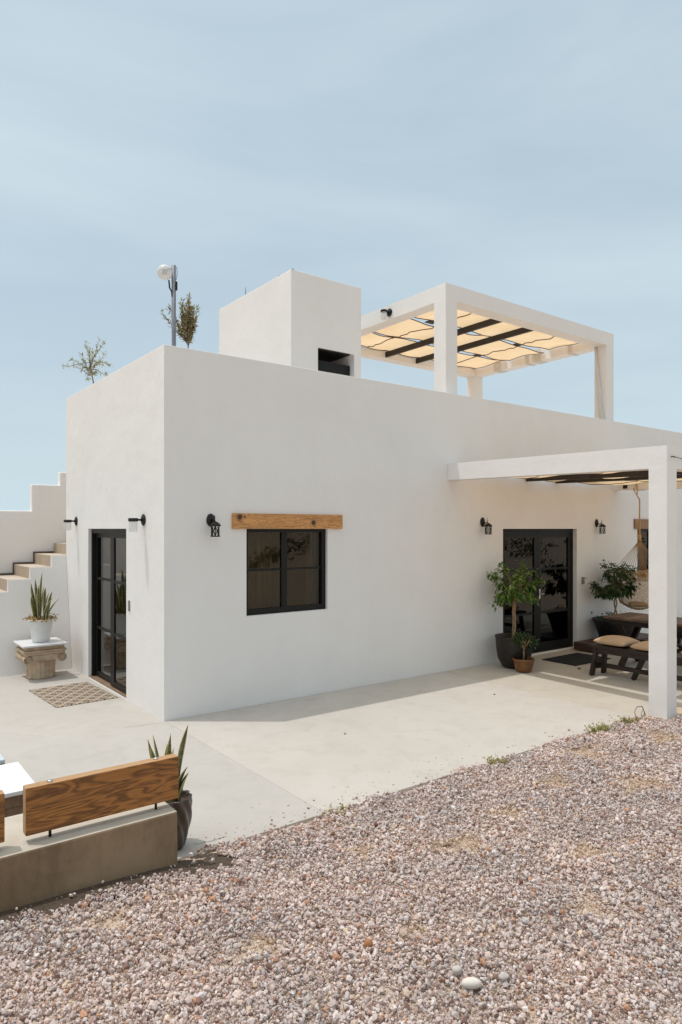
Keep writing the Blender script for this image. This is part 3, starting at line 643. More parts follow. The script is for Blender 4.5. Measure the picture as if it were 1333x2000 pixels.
# ---------------------------------------------------------------- wall lamps
def lantern(u, label):
    t_ = thing('wall_lantern', label, 'wall lamp', (u,0,2.16), 'black caged lanterns on the front wall')
    mb = MB(); c = (u, 0, 2.19)
    prof = [(.0,0),(.058,0),(.064,.008),(.05,.018),(.03,.026),(.012,.034)]
    vs = []; n = 20
    for r_, d in prof:
        for k in range(n):
            a = 2*math.pi*k/n; rr = max(r_, .001); vs.append((u+rr*math.cos(a), -d-.0005, 2.205+rr*1.35*math.sin(a)))
    mb.add(vs, [(i*n+k, i*n+(k+1)%n, (i+1)*n+(k+1)%n, (i+1)*n+k) for i in range(5) for k in range(n)], True)
    mb.build('back_plate', M['bronze'], t_)
    mb = MB(); mb.tube([(u,-.02,2.19), (u,-.06,2.185), (u,-.10,2.20), (u,-.13,2.19), (u,-.135,2.17)], .009, 7)
    mb.tube([(u,-.10,2.20), (u,-.125,2.235), (u,-.12,2.265)], .006, 6); mb.build('arm', M['bronze'], t_)
    mb = MB(); mb.lathe([(.008,.055),(.02,.05),(.045,.036),(.066,.014),(.074,-.004),(.070,-.010),(.058,-.012)], (u,-.135,2.135), 18)
    mb.build('cap', M['bronze'], t_)
    mb = MB(); mb.lathe([(.05,-.014),(.066,-.008),(.064,0),(.055,.002)], (u,-.135,2.002), 18); mb.build('base_ring', M['bronze'], t_)
    mb = MB(); n = 6
    for k in range(n):
        a, b_ = 2*math.pi*k/n, 2*math.pi*(k+1)/n
        p = lambda a, z: (u+.056*math.cos(a), -.135+.056*math.sin(a), z)
        mb.tube([p(a,2.0), p(a,2.125)], .0042, 5); mb.tube([p(a,2.0), p(b_,2.125)], .003, 5); mb.tube([p(b_,2.0), p(a,2.125)], .003, 5)
    mb.build('cage', M['bronze'], t_)
    mb = MB(); mb.lathe([(.043,0),(.043,.115)], (u,-.135,2.002), 16, cap=False); mb.build('glass', M['clear'], t_)
    return t_
ln = lantern(.555, 'black caged lantern between the house corner and the timber lintel')
ln.scale = (.87,)*3
dup(ln, (5.15,0,2.165), 'black caged lantern directly left of the dark double door')
dup(ln, (8.23,0,2.165), 'black caged lantern between the double door and hammock chair')
dup(ln, (11.50,0,2.155), 'black lantern cut by the right picture edge behind the pergola post')
def sconce(loc, nrm, label, group):
    x_, y_, z_ = loc; nx_, ny_ = nrm
    t_ = thing('jar_sconce', label, 'wall lamp', loc, group)
    mb = MB(); n = 20; vs = []
    tx, ty = -ny_, nx_
    for r_, d in ((.001,0),(.066,0),(.068,.008),(.055,.016),(.02,.022)):
        for k in range(n):
            a = 2*math.pi*k/n; vs.append((x_+tx*r_*math.cos(a)+nx_*(d+.0005), y_+ty*r_*math.cos(a)+ny_*(d+.0005), z_+r_*math.sin(a)))
    mb.add(vs, [(i*n+k, i*n+(k+1)%n, (i+1)*n+(k+1)%n, (i+1)*n+k) for i in range(4) for k in range(n)], True); mb.build('back_plate', M['bronze'], t_)
    p = lambda d, z: (x_+nx_*d, y_+ny_*d, z_+z)
    mb = MB(); mb.tube([p(.02,0), p(.075,0)], .013, 10)
    mb.lathe([(.05,.02),(.056,.014),(.056,-.012),(.048,-.02)], p(.125,0), 20); mb.build('arm', M['bronze'], t_)
    mb = MB(); mb.lathe([(.046,-.018),(.05,-.045),(.05,-.125),(.044,-.14),(.01,-.142)], p(.125,0), 20, cap=False); mb.build('jar', M['jar'], t_)
    return t_
G = 'glass jar lamps on the side wall'
sc = sconce((0,.60,2.205), (-1,0), 'glass jar wall lamp right of the side door near the corner', G)
dup(sc, (0,3.30,2.215), 'glass jar wall lamp left of the side door above the plant pedestal')
sconce((4.559,1.50,5.715), (-1,0), 'glass jar lamp on the rooftop pergola beam', None)
# switches
o = B('switch_plate', M['greyplate'], None, ((-.014,1.045,1.10), (.0,1.095,1.23)), bevel=.004); tag(o, 'small grey switch plate on the side wall by the glass door', 'switch')
o = B('keypad', M['greyplate'], None, ((7.76,-.022,1.12), (7.83,.0,1.245)), bevel=.004); tag(o, 'small metal keypad on the wall right of the double door', 'keypad')
# ---------------------------------------------------------------- rooftop pole lamp
t_ = thing('pole_lamp', 'grey steel pole with a clear globe lamp on the roof corner', 'lamp', (.295,.42,3.1))
mb = MB(); mb.tube([(.295,.42,3.1), (.290,.42,5.17)], .025, 12); mb.build('pole', M['galv'], t_)
g = (.19,.44,5.075)
bm = MB(); prof = [(max(.002, .088*math.sin(a)), .088*math.cos(a)) for a in [math.pi*i/16 for i in range(17)]]
bm.lathe(prof, g, 24, cap=False); bm.build('globe', M['globe'], t_)
mb = MB(); mb.tube([(.29,.42,5.13), (.24,.43,5.12), (.20,.44,5.09)], .010, 7); mb.lathe([(.028,-.02),(.03,.03)], g, 12)
mb.tube([(.235,.43,4.99), (.24,.42,4.9), (.265,.418,4.86), (.27,.416,4.8)], .009, 6); mb.box((.300,.385,4.88), (.322,.41,4.98))
mb.build('lamp_holder', M['bronze'], t_)
mb = MB()
mb.tube([(.29,.42,5.165), (.32,.40,5.15), (.322,.395,5.07), (.31,.395,5.0)], .003, 5)
mb.build('wire', M['black'], t_)
# ---------------------------------------------------------------- plants
def leafcloud(mb, pos, dirs, ln, wd, droop=0, r_=random):
    for p, d in zip(pos, dirs):
        p = Vector(p); d = Vector(d).normalized(); l = ln*r_.uniform(.7, 1.2); w = wd*r_.uniform(.8, 1.2)
        side = d.cross(Vector((r_.gauss(0,.5), r_.gauss(0,.5), 1))).normalized()
        nrm = side.cross(d).normalized()
        m1 = p+d*l*.4+nrm*w*.15; tip = p+d*l-Vector((0,0,droop*l))
        mb.add([p, m1+side*w/2-nrm*w*.22, m1, m1-side*w/2-nrm*w*.22, tip], [(0,1,2), (0,2,3), (1,4,2), (2,4,3)], True)
def potted_tree(name, label, loc, crown, n, leafmat, trunk_fn, pot_fn, rr, ln=.055, wd=.026, branches=22, droop=.3, lean=0):
    r_ = random.Random(rr); t_ = thing(name, label, 'potted tree', loc)
    pot_fn(t_)
    c, rad = Vector(crown[0]), crown[1]
    tr = MB(); top = trunk_fn(tr)
    tips = []
    for b_ in range(branches):
        a = r_.uniform(0, 2*math.pi); e = r_.uniform(-.75, 1); q = math.sqrt(1-e*e*.9)
        k = r_.uniform(.7, 1.12)
        end = c+Vector((rad[0]*q*math.cos(a)*k, rad[1]*q*math.sin(a)*k, rad[2]*e*k))
        mid = Vector(top)*.5+end*.5+Vector((r_.gauss(0,.03), r_.gauss(0,.03), .05+r_.uniform(0,.05)))
        tr.tube([top, mid, end], [.010,.006,.002], 5); tips.append((Vector(top), mid, end))
    tr.build('trunk', M['bark'], t_)
    lf = MB(); ps = []; ds = []
    for i in range(n):
        a, mid, end = r_.choice(tips); f = r_.betavariate(2.4, 1.1)
        base = mid.lerp(end, min(1, f*1.05)) if r_.random() < .85 else a.lerp(mid, r_.uniform(.5, 1))
        j = Vector((r_.gauss(0,.035), r_.gauss(0,.035), r_.gauss(0,.03)))
        out_ = (base-c); out_ = out_.normalized() if out_.length > .01 else Vector((0,0,1))
        ps.append(base+j); ds.append(out_*.7+Vector((r_.gauss(0,.6), r_.gauss(0,.6), r_.gauss(-.35,.5))))
    leafcloud(lf, ps, ds, ln, wd, droop, r_); lf.build('leaves', leafmat, t_)
    return t_
# large ficus
LX, LY = 5.39, -.42
def pot_big(t_):
    mb = MB(); mb.lathe([(.15,0),(.19,.04),(.245,.14),(.268,.28),(.278,.42),(.285,.455),(.292,.47),(.285,.48),(.268,.475),(.258,.40)], (LX,LY,0), 40); mb.build('pot', M['bigpot'], t_)
    mb = MB(); mb.lathe([(.001,.41),(.26,.405)], (LX,LY,0), 30, cap=False); mb.build('soil', M['soil'], t_)
def braid(tr):
    for k in range(3):
        pts = []
        for i in range(40):
            f = i/39; a = f*9+2*math.pi*k/3; rr = .021*(1-.3*f)+(.03*(1-f*12) if f < .083 else 0)
            pts.append((LX-.005+rr*math.cos(a), LY+rr*math.sin(a), .40+f*.62))
        tr.tube(pts, .0135, 6)
    return (LX-.005, LY, 1.0)
potted_tree('potted_ficus', 'green potted ficus with braided trunk left of the double door', (LX,LY,0), ((LX-.01,LY,1.24),(.38,.36,.35)), 1600, M['ficus'], braid, pot_big, 4, .068, .032, 30)
# small ficus
SX, SY = 5.235, -.715
def pot_small(t_):
    mb = MB(); mb.lathe([(.085,0),(.11,.015),(.125,.05),(.14,.11),(.15,.165),(.163,.175),(.165,.19),(.158,.20),(.145,.195),(.138,.16)], (SX,SY,0), 36); mb.build('pot', M['smallpot'], t_)
    mb = MB(); mb.lathe([(.001,.165),(.14,.16)], (SX,SY,0), 24, cap=False); mb.build('soil', M['soil'], t_)
def stem(tr):
    tr.tube([(SX,SY,.16), (SX+.008,SY,.25), (SX+.005,SY,.34)], [.013,.010,.008], 6); return (SX+.005,SY,.33)
potted_tree('potted_shrub', 'small leafy shrub in an amber glazed clay pot', (SX,SY,0), ((SX+.04,SY+.02,.43),(.17,.15,.15)), 620, M['ficusd'], stem, pot_small, 8, .05, .024, 12)
# right ficus in a black planter
RX, RY = 8.22, -.38
pl = B('plinth', M['plinthw'], None, ((7.38,-.62,.02), (9.3,-.10,.145)), bevel=.006); tag(pl, 'low dark wooden platform under the black planter', 'platform')
def pot_blk(t_):
    mb = MB(); mb.lathe([(.24,0),(.27,.02),(.36,.30),(.385,.33),(.385,.36),(.36,.36),(.34,.30)], (RX,RY,.146), 40); mb.build('planter', M['planter'], t_)
    mb = MB(); mb.lathe([(.001,.45),(.345,.445)], (RX,RY,0), 30, cap=False); mb.build('soil', M['soil'], t_)
    r2 = random.Random(3); lf = MB()
    ps = [(RX+r2.gauss(-.12,.12), RY+r2.gauss(0,.12), .50+abs(r2.gauss(0,.06))) for _ in range(260)]
    leafcloud(lf, ps, [(r2.gauss(0,1), r2.gauss(0,1), r2.gauss(.3,.6)) for _ in ps], .05, .028, .2, r2); lf.build('undergrowth', M['ficusd'], t_)
def stem2(tr):
    for k in range(2):
        tr.tube([(RX+.02*math.cos(i*.8+k*3.1), RY+.02*math.sin(i*.8+k*3.1), .44+i*.052) for i in range(10)], .014, 6)
    return (RX-.02,RY,.92)
potted_tree('potted_ficus', 'dark potted ficus in a black planter between keypad and hammock', (RX,RY,.146), ((RX-.07,RY,1.17),(.46,.34,.34)), 1500, M['ficusd'], stem2, pot_blk, 21, .08, .036, 30)
# snake plants
def blades(specs, name, parent, c):
    mb = MB(); edge = []
    for (dx, dy, h, w, lx, ly, tw, cv) in specs:
        n = 12; o = len(mb.v); vs = []; fs = []
        for i in range(n+1):
            f = i/n; wd = w*(.55+.75*math.sin(min(1, f*1.25+.12)*math.pi*.55)) if f < .7 else w*1.25*(1-((f-.7)/.3)**1.6)+.0008
            a = tw+f*1.1*cv; sx, sy = math.cos(a), math.sin(a)
            cx_ = c[0]+dx+lx*f**1.6; cy_ = c[1]+dy+ly*f**1.6; z = c[2]+h*f
            q = .25*wd
            for (k, e) in ((-1,1), (-.6,.15), (0,0), (.6,.15), (1,1)):
                vs.append((cx_+sx*wd*.5*k-sy*q*(abs(k)), cy_+sy*wd*.5*k+sx*q*abs(k), z)); edge.append(e)
        fs = [(i*5+k, i*5+k+1, (i+1)*5+k+1, (i+1)*5+k) for i in range(n) for k in range(4)]
        mb.add(vs, fs, True)
    ob = mb.build(name, M['snake'], parent); at = ob.data.attributes.new('edge', 'FLOAT', 'POINT'); at.data.foreach_set('value', [float(e) for e in edge])
    md = ob.modifiers.new('s', 'SOLIDIFY'); md.thickness = .004; return ob
PX, PY = -.52, 3.19
t_ = thing('snake_plant', 'snake plant in a white ribbed pot on the stone pedestal', 'potted plant', (PX,PY,.501))
mb = MB(); prof = [(.105,0),(.112,.01)]
for i in range(15): z = .02+i*.0185; r0 = .115+.043*(i/14); prof += [(r0, z), (r0+.006, z+.008), (r0+.001, z+.016)]
prof += [(.166,.300),(.172,.312),(.168,.325),(.155,.322),(.150,.29)]
mb.lathe(prof, (PX,PY,.501), 44); mb.build('pot', M['whitepot'], t_)
mb = MB(); mb.lathe([(.001,.30),(.152,.295)], (PX,PY,.501), 24, cap=False); mb.build('soil', M['soil'], t_)
r2 = random.Random(5)
sp_ = [(.0,.0,.70,.055,.02,.0,.6,.5), (-.05,.02,.55,.05,-.07,.03,.2,.6), (.05,-.02,.48,.05,.0,-.03,.9,-.5), (.09,.03,.30,.045,.17,.02,.4,.8), (-.03,-.05,.52,.05,-.02,-.05,.5,.3),
       (.02,.06,.50,.05,.05,.05,1.1,.3), (-.08,-.02,.36,.04,-.06,-.02,.1,.4), (.06,.05,.40,.04,.08,.06,.7,.6), (-.01,.03,.60,.05,-.05,.03,.3,.4), (.03,-.05,.33,.045,.09,-.1,.4,.6), (.08,-.03,.42,.04,.06,-.02,.2,.2)]
blades(sp_, 'leaves', t_, (PX,PY,.79))
lf = MB(); ps = []; ds = []
for _ in range(240):
    a = r2.uniform(0, 6.283); q = .15+r2.gauss(0,.03); ps.append((PX+q*math.cos(a), PY+q*math.sin(a), .815+abs(r2.gauss(0,.022)))); ds.append((math.cos(a)+r2.gauss(0,.5), math.sin(a)+r2.gauss(0,.5), r2.gauss(.3,.5)))
leafcloud(lf, ps, ds, .042, .028, .2, r2); lf.build('foliage', M['succ'], t_)
# pedestal: reused ionic capital
t_ = thing('pedestal', 'weathered stone column capital with a white slab on top', 'pedestal', (-.52,3.19,0))
mb = MB(); fl = lambda a, z: 1-.05*abs(math.sin(a*10))
mb.lathe([(.19,0),(.197,.01),(.197,.03),(.190,.05),(.186,.14),(.196,.235),(.20,.26),(.18,.27)], (PX,PY,0), 120, fl); mb.build('drum', M['stone'], t_)
mb = MB(); cx, cy = PX, PY
mb.box((cx-.245,cy-.235,.262), (cx+.245,cy+.235,.352)); mb.box((cx-.265,cy-.255,.353), (cx+.265,cy+.255,.392)); mb.box((cx-.285,cy-.275,.393), (cx+.285,cy+.275,.418)); mb.box((cx-.255,cy-.25,.419), (cx+.255,cy+.25,.474))
mb.build('capital', M['stone'], t_, .010)
def volute(sx):
    mb = MB()
    c_ = (cx+sx*.225, cy, .297)
    # scroll body: a horizontal drum along y, pinched in the middle
    n = 28; vs = []; ys = [-.262,-.245,-.12,0,.12,.245,.262]; rs = [.052,.062,.050,.042,.050,.062,.052]
    for yy, rr in zip(ys, rs):
        for k in range(n): a = 2*math.pi*k/n; vs.append((c_[0]+rr*math.cos(a), c_[1]+yy, c_[2]+rr*math.sin(a)))
    m_ = len(ys); mb.add(vs, [(i*n+k, i*n+(k+1)%n, (i+1)*n+(k+1)%n, (i+1)*n+k) for i in range(m_-1) for k in range(n)]+[tuple(range(n)), tuple(range((m_-1)*n, m_*n))[::-1]], True)
    for s_ in (-1, 1):
        pts = [(c_[0]+sx*-1*(.058-.05*f)*math.cos(f*13+math.pi/2), c_[1]+s_*.265, c_[2]+(.058-.05*f)*math.sin(f*13+math.pi/2)) for f in [i/60 for i in range(61)]]
        mb.tube(pts, .0075, 6)
    mb.build('volute', M['stone'], t_)
volute(-1); volute(1)
o = B('slab', M['marble'], t_, ((cx-.30,cy-.31,.475), (cx+.285,cy+.30,.500)), bevel=.004)
# olive trees on the roof, in pots behind the parapet
def olive(name, label, loc, trunk, crown_fn, mleaf, n, seed, ln=.05):
    r_ = random.Random(seed); t_ = thing(name, label, 'tree', (loc[0], loc[1], 3.1))
    mb = MB(); mb.lathe([(.14,0),(.17,.05),(.2,.34),(.21,.36),(.19,.36),(.18,.30)], (loc[0],loc[1],3.1), 28); mb.build('pot', M['bigpot'], t_)
    mb = MB(); mb.lathe([(.001,.32),(.185,.32)], (loc[0],loc[1],3.1), 20, cap=False); mb.build('soil', M['soil'], t_)
    tr = MB(); tr.tube(trunk, [.016-.009*i/(len(trunk)-1) for i in range(len(trunk))], 7)
    lf = MB(); ps = []; ds = []
    for br in crown_fn(r_):
        tr.tube(br, [.006-.004*i/(len(br)-1) for i in range(len(br))], 5)
        k = max(4, int(n*r_.uniform(.7, 1.3)))
        for _ in range(k):
            f = r_.uniform(.12, 1)*(len(br)-1); i = min(int(f), len(br)-2); p = br[i].lerp(br[i+1], f-i); d = (br[i+1]-br[i]).normalized()
            a = Vector((r_.gauss(0,1), r_.gauss(0,1), r_.gauss(0,1)))
            ps.append(p+a*.006); ds.append(d*.9+a*.65)
    tr.build('trunk', M['obark'], t_); leafcloud(lf, ps, ds, ln, .016, .05, r_); lf.build('leaves', mleaf, t_)
    return t_
DX = Vector((.7993,-.6008,0)); DY = Vector((.6010,.7994,0))          # across / along the trees' fronts
O1 = Vector((1.25,1.25,0)); 
import math as _m
# tree right of the pole: upright, dense
def pos(px_, depth, z): return Vector((-2.908,-7.079,0))+(DX*((px_-666.5)/1326)+DY)*depth+Vector((0,0,z))
D1 = 9.4
def up_tree(r_):
    base = pos(368, D1, 4.62); out_ = []
    for k in range(30):
        h = r_.uniform(.0, .35); s = base+Vector((0,0,h*.55)); a = r_.uniform(0, 6.283); sp2 = r_.uniform(.02, .17)*(1-.25*h)
        e = s+DX*sp2*math.cos(a)+DY*sp2*math.sin(a)+Vector((0,0,r_.uniform(.28,.56)-h*.15))
        out_.append([s, s.lerp(e, .45)+DX*(sp2*.25*math.cos(a)), e])
    for k in range(4):
        s = base+Vector((0,0,.05)); e = pos(325+r_.uniform(-10,12), D1-.1, 4.98+r_.uniform(0,.22)); out_.append([s, s.lerp(e,.5)-Vector((0,0,.02)), e])
    return out_
p0 = pos(371, D1, 3.42); tag(olive('olive_tree', 'bushy upright olive tree behind the pole lamp', (p0.x,p0.y), [p0, pos(369,D1,3.9), pos(368,D1,4.4), pos(368,D1,4.75)], up_tree, M['olive'], 52, 2, .06), None, None)
D2 = 10.4
def wide_tree(r_):
    out_ = []; c_ = pos(176, D2, 4.55)
    for (tx, tz) in ((122,4.63),(148,4.60),(140,4.72),(205,4.95),(195,5.02),(168,4.98),(182,4.9),(205,4.74),(219,4.62),(212,4.50),(172,4.42),(190,4.48),(176,4.80),(160,4.80),(200,4.60)):
        s = c_+Vector((0,0,r_.uniform(-.1,.15))); e = pos(tx, D2+r_.uniform(-.25,.25), tz)
        out_.append([s, s.lerp(e,.35)+Vector((0,0,r_.uniform(-.02,.04))), s.lerp(e,.7)+Vector((0,0,r_.uniform(-.03,.03))), e])
    return out_
p0 = pos(192, D2, 3.42); olive('olive_tree', 'sparse spreading olive tree above the side wall parapet', (p0.x,p0.y), [p0, pos(190,D2,3.9), pos(184,D2,4.3), pos(176,D2,4.62)], wide_tree, M['olivep'], 42, 6, .055)
# ---------------------------------------------------------------- rug, mats
c, n = math.cos(R(-4)), math.sin(R(-4))
mb = MB(); mb.box((-.375,-.555,0), (.375,.555,.010)); o = mb.build('rug', M['rug'], None, .003)
o.location = (-.45,1.86,.001); o.rotation_euler.z = R(3); tag(o, 'cream and black patterned rug before the side door', 'rug')
mb = MB(); mb.box((-.48,-.31,0), (.48,.31,.014)); o = mb.build('door_mat', M['mat'], None, .004); o.location = (6.68,-.63,.001); tag(o, 'black door mat before the double door', 'door mat')
o = rock('fallen_leaf', (6.05,-1.10,.012), (.03,.018,.010), M['hem'], 'curled dry leaf on the patio near the bench', 4); o['category'] = 'leaf'
# ---------------------------------------------------------------- picnic furniture
def bench(x0, x1, y0, y1, label):
    t_ = thing('bench', label, 'bench', ((x0+x1)/2, (y0+y1)/2, 0), 'dark wooden benches at the picnic table')
    w = (x1-x0-.006)/2
    B('seat', M['picnic'], t_, ((x0,y0,.405), (x0+w,y1,.448)), ((x0+w+.006,y0,.405), (x1,y1,.448)), bevel=.004)
    B('apron', M['picnic'], t_, ((x0+.03,y0+.06,.335), (x0+.055,y1-.06,.404)), ((x1-.055,y0+.06,.335), (x1-.03,y1-.06,.404)))
    for yy, s_ in ((y1-.09, 1), (y0+.09, -1)):
        for xx, sx in ((x0+.05, -1), (x1-.05, 1)):
            mb = MB(); mb.bar((xx+sx*.035, yy+s_*.03, .003), (xx-sx*.01, yy-s_*.02, .403), .075, .045, (0,1,0)); mb.build('leg', M['picnic'], t_)
        B('cross_bar', M['picnic'], t_, ((x0+.06, yy-.018, .10), (x1-.06, yy+.018, .19)))
    xm = (x0+x1)/2
    B('stretcher', M['picnic'], t_, ((xm-.02, y0+.10, .115), (xm+.02, y1-.10, .175)))
    mb = MB(); ym = y1-.80
    mb.bar((xm+.05, ym+.22, .01), (xm+.05, ym+.04, .40), .05, .07, (1,0,0)); mb.bar((xm+.05, ym-.24, .01), (xm+.05, ym-.04, .40), .05, .07, (1,0,0)); mb.build('brace', M['picnic'], t_)
    return t_
bl = bench(5.80, 6.13, -3.02, -1.40, 'dark wooden bench with tan cushions nearest the front door')
bench(7.98, 8.31, -3.02, -1.40, 'dark wooden bench on the far side of the picnic table')
t_ = thing('picnic_table', 'dark wooden picnic table with crossed legs under the pergola', 'table', (7.05,-2.1,0))
tb = MB()
for k in range(5): a = 6.68+k*.154; tb.box((a,-2.98,.712), (a+.150,-1.10,.752))
tb.build('table_top', M['tabletop'], t_, .004)
B('apron', M['picnic'], t_, ((6.74,-2.9,.63), (6.77,-1.18,.711)), ((7.33,-2.9,.63), (7.36,-1.18,.711)), ((6.771,-1.22,.63), (7.329,-1.19,.711)), ((6.771,-2.9,.63), (7.329,-2.87,.711)))
for yy in (-1.33, -2.72):
    for s_ in (-1, 1):
        mb = MB(); mb.bar((7.05+s_*.30, yy+s_*.026, .003), (7.05-s_*.26, yy+s_*.026, .629), .05, .085, (0,1,0)); mb.build('leg', M['picnic'], t_)
B('stretcher', M['picnic'], t_, ((7.02,-2.70,.33), (7.08,-1.36,.40)))
def cushion(c_, s_, label, rz=0, m_='cushion'):
    mb = MB(); n = 24; vs = []; fs = []
    for top in (1, -1):
        for i in range(n+1):
            for j in range(n+1):
                u, v_ = i/n*2-1, j/n*2-1; k = max(0, (1-abs(u)**2.6))*max(0, (1-abs(v_)**2.6)); pin = 1-.07*(1-abs(u)**2)*(abs(v_))-.0
                pin2 = 1-.07*(1-abs(v_)**2)*(abs(u))
                z = top*s_[2]/2*k**.42*(1 if top > 0 else .7)
                vs.append((u*s_[0]/2*pin2, v_*s_[1]/2*pin, z+.006*math.sin(u*5+v_*3)*k+s_[2]*.35))
    w = n+1
    for q in (0, 1):
        o_ = q*w*w
        for i in range(n):
            for j in range(n):
                f = (o_+i*w+j, o_+(i+1)*w+j, o_+(i+1)*w+j+1, o_+i*w+j+1); fs.append(f if q == 0 else f[::-1])
    mb.add(vs, fs, True); o = mb.build('cushion', M[m_]); o.location = c_; o.rotation_euler.z = rz
    bm = bmesh.new(); bm.from_mesh(o.data); bmesh.ops.remove_doubles(bm, verts=bm.verts, dist=1e-4); bm.to_mesh(o.data); bm.free()
    return tag(o, label, 'cushion', 'tan seat cushions on the benches')
cushion((6.00,-1.74,.45), (.43,.50,.15), 'plump tan cushion on the far end of the nearer bench', R(-3))
cushion((5.985,-2.29,.45), (.42,.48,.14), 'tan cushion partly hidden behind the pergola post')
cushion((8.14,-1.80,.45), (.40,.44,.10), 'tan cushion on the far bench at its wall end')
cushion((8.14,-2.40,.45), (.40,.44,.10), 'tan cushion on the far bench at its gravel end')
# ---------------------------------------------------------------- hammock chair
K = Vector((8.70,-.56,1.90)); Lr = DX.copy(); Fr = -DY
t_ = thing('hammock_chair', 'woven beige hammock chair hanging by golden rope from the pergola', 'hammock chair', (K.x,K.y,K.z))
mb = MB(); hook = K+Vector((-.02,.0,.91)); 
mb.tube([K, K+Vector((0,0,.3)), K+Vector((0,0,.72))], [.020,.014,.012], 8)
mb.tube([K+Vector((.012,0,.72)), K+Vector((0,.05,.80)), Vector((8.735,-.50,2.80)), Vector((8.72,-.44,3.06))], .010, 6)
mb.tube([K+Vector((0,0,.72)), Vector((8.73,-.42,2.83))], .008, 6)
mb.tube([K-Vector((0,0,.02)), K+Vector((.0,0,.10))], [.034,.028], 8); mb.build('rope', M['rope'], t_)
bc = K+Vector((0,0,-.50)); hw = .42
barp = [bc+Lr*hw*s_ for s_ in (-1, 1)]
def barpt(f): return bc+Lr*hw*(2*f-1)-Vector((0,0,.06*math.sin(f*math.pi)))
mb = MB(); mb.tube([barpt(i/12) for i in range(13)], .011, 6)
mb.bar(K+Vector((0,0,-.62))-Fr*.30, K+Vector((0,0,-.62))+Fr*.30, .03, .05); mb.build('spreader', M['hwood'], t_)
mb = MB()
for i in range(19): mb.tube([K, barpt(i/18)], .0042, 4)
for i in range(13):
    q = bc-Fr*.04+Lr*(.06*(i/12*2-1)+.08)-Vector((0,0,.12)); mb.tube([K, q], .005, 4)
mb.build('cord', M['hamm'], t_)
mb = MB(); ns, nt_ = 28, 22; vs = []
def fab(s, t2):
    # s across the width, t2 from rear edge through the bottom to the front edge
    a = (t2-.5)*2; wx = (s-.5)*2
    zb = -.50-.06*math.sin(s*math.pi); dep = .70*(1-abs(a)**2.2)*(1-.10*abs(wx)**2)
    return K+Vector((0,0,zb-dep))+Lr*hw*wx*(1-.22*(1-abs(a)**2))+(-Fr)*(.02-.16*a)*(1 if True else 1)+Vector((0,0,.006*math.sin(s*60)))
for i in range(ns+1):
    for j in range(nt_+1): vs.append(fab(i/ns, j/nt_))
w = nt_+1
mb.add(vs, [(i*w+j, (i+1)*w+j, (i+1)*w+j+1, i*w+j+1) for i in range(ns) for j in range(nt_)], True)
o = mb.build('seat_cloth', M['hamm'], t_)
o.data.materials.append(M['net'])
for f in o.data.polygons:
    i_, j_ = divmod(f.index, nt_); f.material_index = 0 if (9 <= j_ <= 13 or i_ < 1 or i_ >= ns-1) else 1
md = o.modifiers.new('s', 'SOLIDIFY'); md.thickness = .005
mb = MB()
for s_ in (0, 1): mb.tube([fab(s_, j/nt_) for j in range(nt_+1)], .009, 6)
mb.build('edge_cord', M['hamm'], t_)
mb = MB(); r3 = random.Random(9)
for i in range(26):
    p = barpt(i/25)+Fr*.012; l = r3.uniform(.07,.12)
    mb.tube([p, p-Vector((0,0,l*.5))+Lr*r3.gauss(0,.008), p-Vector((0,0,l))+Lr*r3.gauss(0,.02)], [.005,.004,.007], 4)
for s_ in (-1, 1):
    for q in range(7): p = barpt((s_+1)/2); mb.tube([p, p+Lr*r3.gauss(0,.03)+Fr*r3.gauss(0,.03)-Vector((0,0,r3.uniform(0,.05)))], [.012,.008], 5)
mb.build('fringe', M['hamm'], t_)
o = cushion((K.x-.02,K.y+.02,K.z-1.19), (.42,.34,.10), 'beige cushion sunk in the hammock chair', R(37), 'hamm'); o['group'] = 'hammock cushion'; del o['group']
# ---------------------------------------------------------------- concrete bench with plank backs
t_ = thing('concrete_bench', 'brown concrete bench at the gravel edge with timber backrests', 'bench', (-2.2,-3.0,0))
mb = MB()
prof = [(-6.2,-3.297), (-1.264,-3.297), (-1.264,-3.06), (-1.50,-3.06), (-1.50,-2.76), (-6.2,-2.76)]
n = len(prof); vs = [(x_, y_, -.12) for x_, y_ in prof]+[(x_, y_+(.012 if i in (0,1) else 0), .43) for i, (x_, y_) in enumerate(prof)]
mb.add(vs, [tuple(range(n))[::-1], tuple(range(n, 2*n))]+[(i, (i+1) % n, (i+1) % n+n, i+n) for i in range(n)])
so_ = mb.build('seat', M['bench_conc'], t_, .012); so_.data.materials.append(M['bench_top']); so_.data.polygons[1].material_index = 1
def plank(x0, x1, label):
    pk = booled('backrest', M['plankw'], t_, [((x0,-3.215,.474), (x1,-3.147,.728))], [], bevel=.006); pk['label'] = label
    pk.data.materials.append(M['ply'])
    for f in pk.data.polygons:
        if f.normal.x < -.8 or f.normal.z > .8: f.material_index = 1  # paler end wood; on the top face it paints in the sunlit tone
    for q in (x0+.13, x1-.13):
        mb = MB(); mb.tube([(q,-3.181,.42), (q,-3.181,.48)], .008, 8); mb.build('bolt', M['black'], pk)
        mb = MB(); mb.lathe([(.016,0),(.014,.007),(.005,.010)], (q,-3.181,.728), 10); mb.build('bolt_head', M['chrome'], pk)
    return pk
plank(-2.085, -1.228, 'grained timber backrest with two bolts')
plank(-3.10, -2.185, 'timber backrest cut by the left picture edge')
